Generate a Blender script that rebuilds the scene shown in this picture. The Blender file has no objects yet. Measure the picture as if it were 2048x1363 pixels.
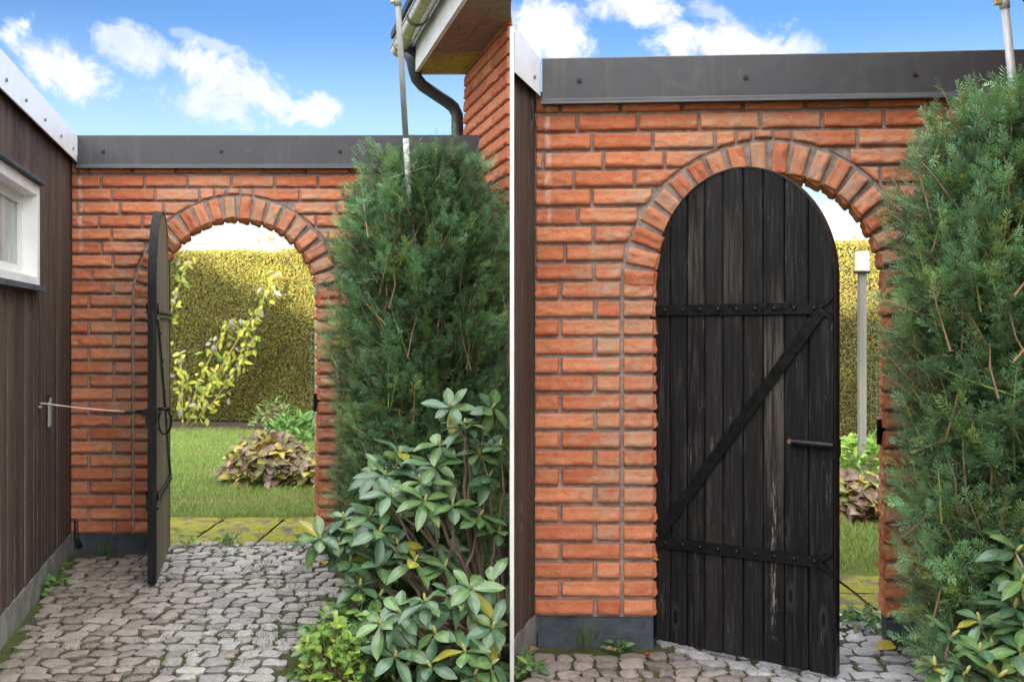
import bpy, math, random
import numpy as np
from mathutils import Vector, Matrix
random.seed(4); RNG = np.random.default_rng(11)
sc = bpy.context.scene
COL = sc.collection
R = math.radians
EYE = 1.27; F = 2000.0; CX = 1024.0; HY = 653.5      # eye height, focal length in photo pixels

def at(px, py, Y):
    """world point seen at a photo position, at distance Y"""
    return np.array([(px - CX) / F * Y, Y, EYE + (HY - py) / F * Y])

# ------------------------------------------------------------------ numpy value noise
_T = np.random.default_rng(5).random((32, 32, 32))
def vnoise(p):
    p = np.asarray(p, float); i = np.floor(p).astype(int); f = p - i; f = f * f * (3 - 2 * f)
    r = 0
    for dx in (0, 1):
        for dy in (0, 1):
            for dz in (0, 1):
                w = (f[..., 0] if dx else 1 - f[..., 0]) * (f[..., 1] if dy else 1 - f[..., 1]) * (f[..., 2] if dz else 1 - f[..., 2])
                r = r + w * _T[(i[..., 0] + dx) % 32, (i[..., 1] + dy) % 32, (i[..., 2] + dz) % 32]
    return r
def fbm(p, o=3):
    s = 0; a = .5; p = np.asarray(p, float)
    for k in range(o):
        s = s + a * vnoise(p * 2 ** k + 7.3 * k); a *= .5
    return s / (1 - .5 ** o)

# ------------------------------------------------------------------ mesh helpers
class MB:
    def __init__(s): s.v = []; s.f = []; s.c = []; s.n = 0
    def add(s, V, Fc, col=(1, 1, 1)):
        V = np.asarray(V, float).reshape(-1, 3); b = s.n
        s.v.append(V); s.n += len(V)
        col = np.asarray(col, float)
        s.c.append(np.broadcast_to(col, (len(V), 3)) if col.ndim == 1 else col)
        s.f += [tuple(b + i for i in q) for q in Fc]
    def grid(s, G, col=(1, 1, 1), flip=False):
        n, m = G.shape[:2]
        I = np.arange(n * m).reshape(n, m)
        q = np.stack([I[:-1, :-1], I[1:, :-1], I[1:, 1:], I[:-1, 1:]], -1).reshape(-1, 4)
        if flip: q = q[:, ::-1]
        s.add(G.reshape(-1, 3), q.tolist(), col)
    def box(s, lo, hi, col=(1, 1, 1), fn=None):
        x0, y0, z0 = lo; x1, y1, z1 = hi
        V = np.array([(x0,y0,z0),(x1,y0,z0),(x1,y1,z0),(x0,y1,z0),(x0,y0,z1),(x1,y0,z1),(x1,y1,z1),(x0,y1,z1)], float)
        if fn is not None: V = np.array([fn(*p) for p in V])
        s.add(V, [(3,2,1,0),(4,5,6,7),(0,1,5,4),(1,2,6,5),(2,3,7,6),(3,0,4,7)], col)
    def prism(s, poly, z0, z1, col=(1, 1, 1)):
        n = len(poly)
        V = [(x, y, z0) for x, y in poly] + [(x, y, z1) for x, y in poly]
        s.add(V, [tuple(range(n))[::-1], tuple(range(n, 2 * n))] + [(i, (i + 1) % n, (i + 1) % n + n, i + n) for i in range(n)], col)
    def tube(s, pts, r, n=8, col=(1, 1, 1), cap=True):
        pts = [np.asarray(p, float) for p in pts]; m = len(pts)
        rr = np.broadcast_to(np.asarray(r, float), (m,))
        ring = []; up = None
        for i in range(m):
            t = pts[min(i + 1, m - 1)] - pts[max(i - 1, 0)]; t = t / (np.linalg.norm(t) + 1e-9)
            if up is None: up = np.array([0, 0, 1.]) if abs(t[2]) < .9 else np.array([1., 0, 0])
            a = np.cross(t, up); a /= np.linalg.norm(a) + 1e-9; b = np.cross(a, t); up = b
            an = np.linspace(0, 2 * math.pi, n, endpoint=False)
            ring.append(pts[i] + rr[i] * (np.cos(an)[:, None] * a + np.sin(an)[:, None] * b))
        V = np.concatenate(ring)
        fs = [(i * n + j, i * n + (j + 1) % n, (i + 1) * n + (j + 1) % n, (i + 1) * n + j) for i in range(m - 1) for j in range(n)]
        if cap: fs += [tuple(range(n))[::-1], tuple((m - 1) * n + j for j in range(n))]
        s.add(V, fs, col)
    def lathe(s, prof, c, n=24, col=(1, 1, 1)):
        an = np.linspace(0, 2 * math.pi, n, endpoint=False)
        V = np.concatenate([np.stack([c[0] + r * np.cos(an), c[1] + r * np.sin(an), np.full(n, c[2] + z)], -1) for r, z in prof])
        m = len(prof)
        s.add(V, [(i * n + j, i * n + (j + 1) % n, (i + 1) * n + (j + 1) % n, (i + 1) * n + j) for i in range(m - 1) for j in range(n)], col)
    def build(s, name, mat, parent=None, smooth=False, origin=None):
        V = np.concatenate(s.v) if s.v else np.zeros((0, 3)); C = np.concatenate(s.c)
        me = bpy.data.meshes.new(name); me.from_pydata(V.tolist(), [], s.f)
        a = me.color_attributes.new('col', 'FLOAT_COLOR', 'POINT')
        a.data.foreach_set('color', np.concatenate([C, np.ones((len(C), 1))], 1).astype(np.float32).ravel())
        if smooth: me.polygons.foreach_set('use_smooth', np.ones(len(me.polygons), bool))
        me.materials.append(mat); me.update()
        return link(name, me, parent)

def link(name, me, parent=None):
    o = bpy.data.objects.new(name, me); COL.objects.link(o)
    if parent is not None:
        o.parent = parent; o.matrix_parent_inverse = parent.matrix_basis.inverted()
    return o
def cards(name, V, C, mat, parent=None, smooth=False):
    """many separate polygons: V (n,k,3), C (n,3)"""
    n, k = V.shape[:2]
    me = bpy.data.meshes.new(name)
    me.vertices.add(n * k); me.vertices.foreach_set('co', V.astype(np.float32).ravel())
    me.loops.add(n * k); me.loops.foreach_set('vertex_index', np.arange(n * k, dtype=np.int32))
    me.polygons.add(n); me.polygons.foreach_set('loop_start', np.arange(0, n * k, k, dtype=np.int32))
    try: me.polygons.foreach_set('loop_total', np.full(n, k, dtype=np.int32))
    except Exception: pass
    me.update(calc_edges=True)
    a = me.color_attributes.new('col', 'FLOAT_COLOR', 'POINT')
    cc = np.repeat(np.concatenate([C, np.ones((n, 1))], 1), k, 0)
    a.data.foreach_set('color', cc.astype(np.float32).ravel())
    me.materials.append(mat)
    return link(name, me, parent)
def leaves(name, G, C, mat, parent=None, rib=.35):
    """many separate grids: G (n,a,b,3), C (n,3)"""
    n, a, b = G.shape[:3]
    I = np.arange(a * b).reshape(a, b)
    q = np.stack([I[:-1, :-1], I[1:, :-1], I[1:, 1:], I[:-1, 1:]], -1).reshape(-1, 4)
    Q = (q[None] + (np.arange(n) * a * b)[:, None, None]).reshape(-1, 4)
    me = bpy.data.meshes.new(name)
    me.vertices.add(n * a * b); me.vertices.foreach_set('co', G.astype(np.float32).ravel())
    me.loops.add(Q.size); me.loops.foreach_set('vertex_index', Q.astype(np.int32).ravel())
    me.polygons.add(len(Q)); me.polygons.foreach_set('loop_start', np.arange(0, Q.size, 4, dtype=np.int32))
    me.polygons.foreach_set('use_smooth', np.ones(len(Q), bool))
    me.update(calc_edges=True)
    at_ = me.color_attributes.new('col', 'FLOAT_COLOR', 'POINT')
    cc = np.repeat(np.concatenate([C, np.ones((n, 1))], 1), a * b, 0).reshape(n, a, b, 4)
    if rib: cc[:, :, b // 2, :3] = cc[:, :, b // 2, :3] * (1 + rib) + .03 * rib
    at_.data.foreach_set('color', cc.astype(np.float32).ravel())
    me.materials.append(mat)
    return link(name, me, parent)
def tag(o, label=None, cat=None, group=None, kind=None):
    for k, v in (('label', label), ('category', cat), ('group', group), ('kind', kind)):
        if v: o[k] = v
    return o
def thing(name, label, cat, loc, group=None):
    o = bpy.data.objects.new(name, None); COL.objects.link(o); o.location = tuple(loc); o.empty_display_size = .1
    bpy.context.view_layer.update()
    return tag(o, label, cat, group)
def unit(v): return v / (np.linalg.norm(v, axis=-1, keepdims=True) + 1e-9)

# ------------------------------------------------------------------ materials
def newmat(name):
    m = bpy.data.materials.new(name); m.use_nodes = True
    nt = m.node_tree; b = nt.nodes['Principled BSDF']
    return m, nt, b
class NT:
    def __init__(s, nt): s.nt = nt
    def node(s, t, **kw):
        n = s.nt.nodes.new(t)
        for k, v in kw.items(): setattr(n, k, v)
        return n
    def put(s, sock, v):
        if hasattr(v, 'links') or isinstance(v, bpy.types.NodeSocket): s.nt.links.new(v, sock)
        elif v is not None: sock.default_value = v
    def math(s, op, a, b=None, c=None, clamp=False):
        n = s.node('ShaderNodeMath', operation=op, use_clamp=clamp)
        s.put(n.inputs[0], a)
        if b is not None: s.put(n.inputs[1], b)
        if c is not None: s.put(n.inputs[2], c)
        return n.outputs[0]
    def mix(s, f, a, b, mode='MIX'):
        n = s.node('ShaderNodeMix', data_type='RGBA', blend_type=mode)
        s.put(n.inputs[0], f); s.put(n.inputs[6], a if not isinstance(a, tuple) else (*a, 1)); s.put(n.inputs[7], b if not isinstance(b, tuple) else (*b, 1))
        return n.outputs[2]
    def noise(s, vec, scale, detail=4, rough=.55, dist=0):
        n = s.node('ShaderNodeTexNoise'); n.inputs['Scale'].default_value = scale; n.inputs['Detail'].default_value = detail
        n.inputs['Roughness'].default_value = rough; n.inputs['Distortion'].default_value = dist
        if vec is not None: s.put(n.inputs['Vector'], vec)
        return n.outputs[0]
    def mapr(s, v, a, b, c=0., d=1., smooth=True):
        n = s.node('ShaderNodeMapRange'); n.interpolation_type = 'SMOOTHSTEP' if smooth else 'LINEAR'
        s.put(n.inputs[0], v)
        for i, x in enumerate((a, b, c, d)): n.inputs[i + 1].default_value = x
        return n.outputs[0]
    def coord(s, scale=(1, 1, 1), rot=(0, 0, 0)):
        t = s.node('ShaderNodeTexCoord'); m = s.node('ShaderNodeMapping')
        s.nt.links.new(t.outputs['Object'], m.inputs[0]); m.inputs['Scale'].default_value = scale; m.inputs['Rotation'].default_value = rot
        return m.outputs[0]
    def attr(s, name='col'):
        n = s.node('ShaderNodeAttribute', attribute_name=name); return n.outputs['Color']
    def sep(s, c):
        n = s.node('ShaderNodeSeparateColor'); s.put(n.inputs[0], c); return n.outputs
    def bump(s, h, strength=.3, dist=.01):
        n = s.node('ShaderNodeBump'); n.inputs['Strength'].default_value = strength; n.inputs['Distance'].default_value = dist
        s.put(n.inputs['Height'], h); return n.outputs[0]

def m_plain(name, col, rough=.6, metal=0., var=.25, scale=8., bump=.0, bscale=60., stretch=(1, 1, 1), spec=.5):
    m, nt, b = newmat(name); T = NT(nt); v = T.coord(stretch)
    n = T.noise(v, scale, 5, .6)
    lo = tuple(c * (1 - var) for c in col); hi = tuple(min(1, c * (1 + var)) for c in col)
    T.put(b.inputs['Base Color'], T.mix(T.mapr(n, .3, .7), lo, hi))
    b.inputs['Metallic'].default_value = metal; b.inputs['Specular IOR Level'].default_value = spec
    T.put(b.inputs['Roughness'], T.mapr(T.noise(v, scale * 2.3, 4), .2, .8, max(0, rough - .12), min(1, rough + .12)))
    if bump: T.put(b.inputs['Normal'], T.bump(T.noise(v, bscale, 5, .65), bump, .01))
    return m

def m_brick():
    m, nt, b = newmat('red_brick'); T = NT(nt); v = T.coord()
    r, g, bl = T.sep(T.attr())[:3]
    base = T.mix(r, (.50, .140, .062), (.69, .245, .115))
    n1 = T.noise(v, 26, 6, .65)
    base = T.mix(T.mapr(n1, .35, .75), base, T.mix(r, (.55, .19, .10), (.72, .31, .175)))
    n2 = T.noise(v, 120, 4, .6)
    base = T.mix(T.math('MULTIPLY', T.mapr(n2, .58, .72), .5), base, (.22, .05, .025))
    n3 = T.noise(v, 21, 8, .72, .5)
    pf = T.mapr(T.math('ADD', n3, T.math('MULTIPLY', g, .30)), .66, .96)
    base = T.mix(T.math('MULTIPLY', pf, .8), base, (.46, .34, .24))
    n4 = T.noise(v, 60, 5, .7)
    wf = T.math('MULTIPLY', bl, T.mapr(n4, .3, .6))
    base = T.mix(wf, base, (.72, .62, .56))
    T.put(b.inputs['Base Color'], base)
    b.inputs['Roughness'].default_value = .85; b.inputs['Specular IOR Level'].default_value = .25
    h = T.math('ADD', T.noise(v, 90, 6, .7), T.math('MULTIPLY', T.noise(v, 320, 3, .6), .5))
    T.put(b.inputs['Normal'], T.bump(h, .9, .007))
    return m
def m_wood(name, dark, light, streak, fleck, rough=.7, flakes=False):
    """vertical weathered boards: col.r = tint of the board, col.g = bare/flaked amount"""
    m, nt, b = newmat(name); T = NT(nt)
    r, g, bl = T.sep(T.attr())[:3]
    t = T.node('ShaderNodeTexCoord'); mp = T.node('ShaderNodeMapping'); nt.links.new(t.outputs['Object'], mp.inputs[0])
    mp.inputs['Scale'].default_value = (1, 1, .045)
    off = T.node('ShaderNodeCombineXYZ'); T.put(off.inputs[2], T.math('MULTIPLY', r, 9.)); T.put(off.inputs[0], T.math('MULTIPLY', r, 3.))
    nt.links.new(off.outputs[0], mp.inputs['Location'])
    v = mp.outputs[0]
    grain = T.noise(v, 90, 6, .7); broad = T.noise(v, 14, 4, .6); fine = T.noise(v, 260, 3, .7)
    base = T.mix(r, dark, light)
    base = T.mix(T.math('MULTIPLY', T.mapr(grain, .45, .75), .8), base, streak)
    base = T.mix(T.mapr(broad, .4, .62), base, T.mix(.5, base, dark))
    mp2 = T.node('ShaderNodeMapping'); nt.links.new(t.outputs['Object'], mp2.inputs[0]); mp2.inputs['Scale'].default_value = (1, 1, .22)
    patch = T.noise(mp2.outputs[0], 26, 5, .7)
    fl = T.math('MULTIPLY', T.mapr(fine, .52, .66), T.mapr(patch, .55, .75))
    base = T.mix(T.math('MULTIPLY', fl, .75), base, fleck)
    if flakes:
        mp3 = T.node('ShaderNodeMapping'); nt.links.new(t.outputs['Object'], mp3.inputs[0]); mp3.inputs['Scale'].default_value = (1, 1, .12)
        pn = T.noise(mp3.outputs[0], 150, 7, .78)
        base = T.mix(T.mapr(T.math('ADD', T.math('MULTIPLY', g, .5), pn), .84, .96), base, (.26, .24, .215))
        base = T.mix(T.math('MULTIPLY', bl, T.mapr(grain, .35, .6)), base, (.12, .10, .085))
    vk = T.node('ShaderNodeTexVoronoi'); mk = T.node('ShaderNodeMapping'); nt.links.new(t.outputs['Object'], mk.inputs[0]); mk.inputs['Scale'].default_value = (9, 9, 2.7); nt.links.new(mk.outputs[0], vk.inputs['Vector']); vk.inputs['Scale'].default_value = 1.
    kd = vk.outputs['Distance']
    base = T.mix(T.math('MULTIPLY', T.mapr(kd, .20, .10), .35), base, streak)
    base = T.mix(T.mapr(kd, .11, .06), base, tuple(x * .5 for x in dark))
    T.put(b.inputs['Base Color'], base)
    T.put(b.inputs['Roughness'], T.mapr(grain, .3, .7, rough - .15, rough + .15)); b.inputs['Specular IOR Level'].default_value = .16 if flakes else .3
    h = T.math('ADD', grain, T.math('MULTIPLY', fine, .5))
    T.put(b.inputs['Normal'], T.bump(h, .45, .004))
    return m
def m_leaf(name, rough=.45, trans=.25, spec=.4, spots=0.):
    m, nt, b = newmat(name); T = NT(nt); c = T.attr()
    if spots:
        v = T.coord(); c = T.mix(T.mapr(T.noise(v, 28, 4), .35, .7), T.mix(1., c, (.78, .82, .80), 'MULTIPLY'), T.mix(1., c, (1.18, 1.12, .95), 'MULTIPLY'))
        c = T.mix(T.math('MULTIPLY', T.mapr(T.noise(v, 95, 3, .7), .64, .72), spots), c, (.20, .12, .05))
    T.put(b.inputs['Base Color'], c); b.inputs['Roughness'].default_value = rough; b.inputs['Specular IOR Level'].default_value = spec
    if trans:
        tr = T.node('ShaderNodeBsdfTranslucent'); T.put(tr.inputs[0], c)
        mx = T.node('ShaderNodeMixShader'); mx.inputs[0].default_value = trans
        nt.links.new(b.outputs[0], mx.inputs[1]); nt.links.new(tr.outputs[0], mx.inputs[2])
        nt.links.new(mx.outputs[0], nt.nodes['Material Output'].inputs[0])
    return m
def m_stone():
    m, nt, b = newmat('granite_setts'); T = NT(nt); v = T.coord(); c = T.attr()
    n = T.noise(v, 45, 6, .7); n2 = T.noise(v, 240, 3, .6)
    base = T.mix(T.mapr(n, .3, .7), T.mix(1., c, (.62, .60, .60), 'MULTIPLY'), c)
    base = T.mix(T.math('MULTIPLY', T.mapr(n2, .55, .7), .5), base, (.55, .54, .53))
    mo = T.noise(v, 7, 5, .65)
    base = T.mix(T.math('MULTIPLY', T.mapr(mo, .58, .72), .45), base, (.12, .11, .06))
    T.put(b.inputs['Base Color'], base); T.put(b.inputs['Roughness'], T.mapr(n, .3, .7, .55, .8)); b.inputs['Specular IOR Level'].default_value = .35
    T.put(b.inputs['Normal'], T.bump(T.math('ADD', n, T.math('MULTIPLY', n2, .4)), .5, .006))
    return m
def m_soil(name, a, c, moss, amount):
    m, nt, b = newmat(name); T = NT(nt); v = T.coord()
    base = T.mix(T.mapr(T.noise(v, 30, 6, .7), .3, .7), a, c)
    lo = .62 - amount * .3
    base = T.mix(T.mapr(T.noise(v, 9, 6, .7, .4), lo, lo + .12), base, T.mix(T.mapr(T.noise(v, 70, 4, .7), .3, .7), tuple(x * .6 for x in moss), moss))
    T.put(b.inputs['Base Color'], base); b.inputs['Roughness'].default_value = .95; b.inputs['Specular IOR Level'].default_value = .15
    T.put(b.inputs['Normal'], T.bump(T.noise(v, 140, 5, .75), .8, .01))
    return m
def m_sheet(name, col, dirt, rough):
    m, nt, b = newmat(name); T = NT(nt); v = T.coord(); vs = T.coord((1, 1, .10))
    st = T.math('MULTIPLY', T.mapr(T.noise(vs, 16, 5, .7), .50, .78), T.mapr(T.noise(v, 3, 4), .3, .65))
    c = T.mix(T.math('MULTIPLY', st, .55), col, dirt)
    c = T.mix(T.math('MULTIPLY', T.mapr(T.noise(v, 5, 6, .6, 1.), .55, .7), .25), c, dirt)
    c = T.mix(T.math('MULTIPLY', T.mapr(T.noise(v, 140, 2, .5), .70, .76), .5), c, dirt)
    T.put(b.inputs['Base Color'], c); T.put(b.inputs['Roughness'], T.mapr(T.noise(v, 9, 5), .2, .8, rough - .1, rough + .16))
    T.put(b.inputs['Normal'], T.bump(T.noise(v, 4, 3), .25, .02))
    return m
M = dict(
    brick=m_brick(),
    mortar=m_plain('mortar', (.36, .305, .275), .95, var=.25, scale=30, bump=.6, bscale=220, spec=.15),
    plinth=m_plain('painted_plinth', (.055, .066, .080), .75, var=.3, scale=14, bump=.5, bscale=50),
    cap=m_sheet('dark_sheet_metal', (.052, .052, .058), (.125, .117, .11), .42), fascia=m_sheet('white_sheet_metal', (.80, .82, .85), (.50, .49, .45), .36),
    iron=m_plain('black_iron', (.005, .005, .0055), .34, var=.35, scale=18, bump=.15, bscale=60, spec=.32),
    rust=m_plain('rusty_bolt', (.16, .07, .035), .7, var=.4, scale=60),
    wing=m_wood('brown_boards', (.038, .027, .022), (.096, .065, .052), (.19, .15, .13), (.42, .38, .35)),
    gate=m_wood('black_boards', (.008, .008, .008), (.019, .018, .0175), (.066, .062, .059), (.26, .245, .23), flakes=True),
    inner=m_wood('inner_boards', (.13, .115, .075), (.20, .18, .11), (.28, .25, .15), (.35, .33, .22)),  # lighter wood; reflected yellow light is also put into the olive colour
    white=m_plain('white_paint', (.74, .74, .72), .5, var=.07, scale=9, bump=.1),
    concrete=m_plain('concrete', (.20, .20, .18), .9, var=.35, scale=10, bump=.5, bscale=70),
    black=m_plain('dark_flashing', (.016, .017, .020), .5, var=.2),
    stone=m_stone(),
    joint=m_soil('joint_soil', (.050, .038, .028), (.12, .095, .07), (.10, .125, .035), .8),
    mossy=m_soil('mossy_slab', (.11, .095, .07), (.20, .17, .125), (.34, .33, .05), .72),
    soil=m_soil('bed_soil', (.05, .036, .025), (.11, .08, .06), (.09, .10, .03), .3),
    turf=m_soil('turf', (.10, .13, .035), (.17, .22, .05), (.20, .27, .06), .9),
    field=m_soil('ground_earth', (.08, .075, .05), (.13, .12, .08), (.10, .13, .04), .8),
    needle=m_leaf('yew_needles', .38, .12, .5),
    rleaf=m_leaf('leathery_leaves', .32, .10, .7, .7),
    leaf=m_leaf('soft_leaves', .5, .30, .3),
    hleaf=m_leaf('hedge_leaves', .6, .12, .2),
    grass=m_leaf('grass_blades', .5, .25, .3),
    bark=m_plain('bark', (.17, .115, .08), .85, var=.4, scale=30, bump=.5, bscale=120),
    twig=m_plain('pale_twigs', (.30, .19, .11), .8, var=.3, scale=3),
    greywood=m_plain('grey_timber', (.25, .235, .21), .8, var=.3, scale=6, stretch=(1, 1, .08), bump=.4, bscale=80),
    lampw=m_plain('lamp_cream', (.72, .67, .54), .45, var=.05),
    gutter=m_plain('gutter_metal', (.46, .45, .40), .30, metal=.75, var=.12, scale=5),
    pipe=m_plain('dark_pipe', (.040, .046, .056), .38, var=.15),
    pole=m_plain('worn_tube', (.42, .42, .42), .45, metal=.2, var=.25, scale=20, stretch=(1, 1, .3)),
    paint=m_plain('chipped_paint', (.45, .45, .44), .6, var=.5, scale=70),
    soffit=None, wire=m_plain('wire', (.42, .36, .31), .45, metal=.3),
    greenwire=m_plain('green_wire', (.10, .22, .13), .5),
    brass=m_plain('yellowed_metal', (.45, .38, .16), .45, metal=.3),
    render=m_plain('house_render', (.5, .46, .40), .85), tile=m_plain('roof_tile', (.16, .06, .04), .8),
)
def m_soffit():
    m, nt, b = newmat('sunlit_stained_soffit'); T = NT(nt); v = T.coord()
    n = T.noise(v, 6, 6, .65, .5); r = T.sep(T.attr())[0]
    base = T.mix(T.mapr(T.noise(v, 18, 5), .3, .7), (.22, .14, .12), (.30, .20, .17))
    base = T.mix(T.math('MULTIPLY', T.mapr(T.math('ADD', n, T.math('MULTIPLY', r, .5)), .55, .75), .9), base, (.50, .37, .03))  # yellow sunlight painted in together with algae, strongest at the far end
    base = T.mix(T.math('MULTIPLY', T.mapr(T.noise(v, 14, 5, .7), .56, .66), .7), base, (.10, .07, .04))
    T.put(b.inputs['Base Color'], base); b.inputs['Roughness'].default_value = .8
    return m
M['soffit'] = m_soffit()
def m_glass():
    m, nt, b = newmat('window_glass'); T = NT(nt)
    v = T.coord((1, 1, .3)); n = T.noise(v, 9, 4)
    T.put(b.inputs['Base Color'], T.mix(T.mapr(n, .3, .7), (.10, .11, .11), (.30, .31, .30)))  # grey reflections painted into the pane colour
    b.inputs['Roughness'].default_value = .12; b.inputs['Specular IOR Level'].default_value = .8
    return m
M['glass'] = m_glass()

# ------------------------------------------------------------------ split-face brick
def rock(mb, Fm, L, H, nx, ny, col, seed, clip=None, amp=1., skirt=.012, pale=None):
    """one rock-faced brick face; Fm(x,y,n) -> (k,3) world; n = outward"""
    xs = np.concatenate([[0, .0016, .0042], np.linspace(.012, L - .012, nx), [L - .0042, L - .0016, L]]); ys = np.concatenate([[0, .0016, .0042], np.linspace(.012, H - .012, ny), [H - .0042, H - .0016, H]])
    if L < .03: xs = np.linspace(0, L, 6)
    if H < .04: ys = np.linspace(0, H, 6)
    x, y = np.meshgrid(xs, ys, indexing='ij')
    q = np.stack([x * 22 + seed * 3.1, y * 34 + seed * 1.7, np.full_like(x, seed * 2.3)], -1)
    ed = np.minimum(np.minimum(x, L - x), np.minimum(y, H - y))
    wob = (vnoise(np.stack([x * 60, y * 60, np.full_like(x, seed * 5.1)], -1)) - .5) * .004
    x2 = x + np.where((x > 0) & (x < L), 0, wob); y2 = y + np.where((y > 0) & (y < H), 0, wob)
    if clip is not None:
        x2, y2, dc = clip(x2, y2); ed = np.minimum(ed, dc)
        if (dc <= 0).mean() > .82: return
    fall = np.clip(ed / .0042, 0, 1); fall = fall * (2 - fall)
    n1 = fbm(q, 3); rid = 1 - np.abs(2 * vnoise(q * 1.3 + 11) - 1)
    low = 1.25 - .5 * y / H
    fac = np.abs(((n1 * 3.2 + x * 6) % 1.) - .5) * 2
    n = amp * fall * (.0015 + .0085 * n1 * low + .0028 * rid + .0028 * fac * low)
    n = n + fall * .009 * np.exp(-((y - .017) / .012) ** 2) * np.clip(vnoise(np.stack([x * 28 + seed, y * 20, x * 0 + seed * 3.3], -1)) * 1.6 - .35, 0, 1)
    n = n + (vnoise(q * 4) - .5) * .0040 * fall + (vnoise(q * 9) - .5) * .0022 * fall
    G = Fm(x2, y2, n)
    c = np.empty(G.shape); c[...] = col
    if pale is not None: c[..., 1:] = pale(x2, y2)
    mb.grid(G, c.reshape(-1, 3))
    # skirts back to the mortar
    for A, Bx, By in ((G[:, 0], x2[:, 0], y2[:, 0]), (G[:, -1], x2[:, -1], y2[:, -1]), (G[0], x2[0], y2[0]), (G[-1], x2[-1], y2[-1])):
        back = Fm(Bx, By, np.full(Bx.shape, -skirt))
        mb.grid(np.stack([A, back], 0), np.array([col[0] * .8, col[1], 0]))

CU, CV, RI, RO = .93, 1.42, .455, .574
PITCH, V0 = .0742, .1215
BH = .0615; JT = PITCH - BH
WALLT = .20; CAPZ0, CAPZ1 = 2.150, 2.335; ULEN = 2.285

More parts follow.
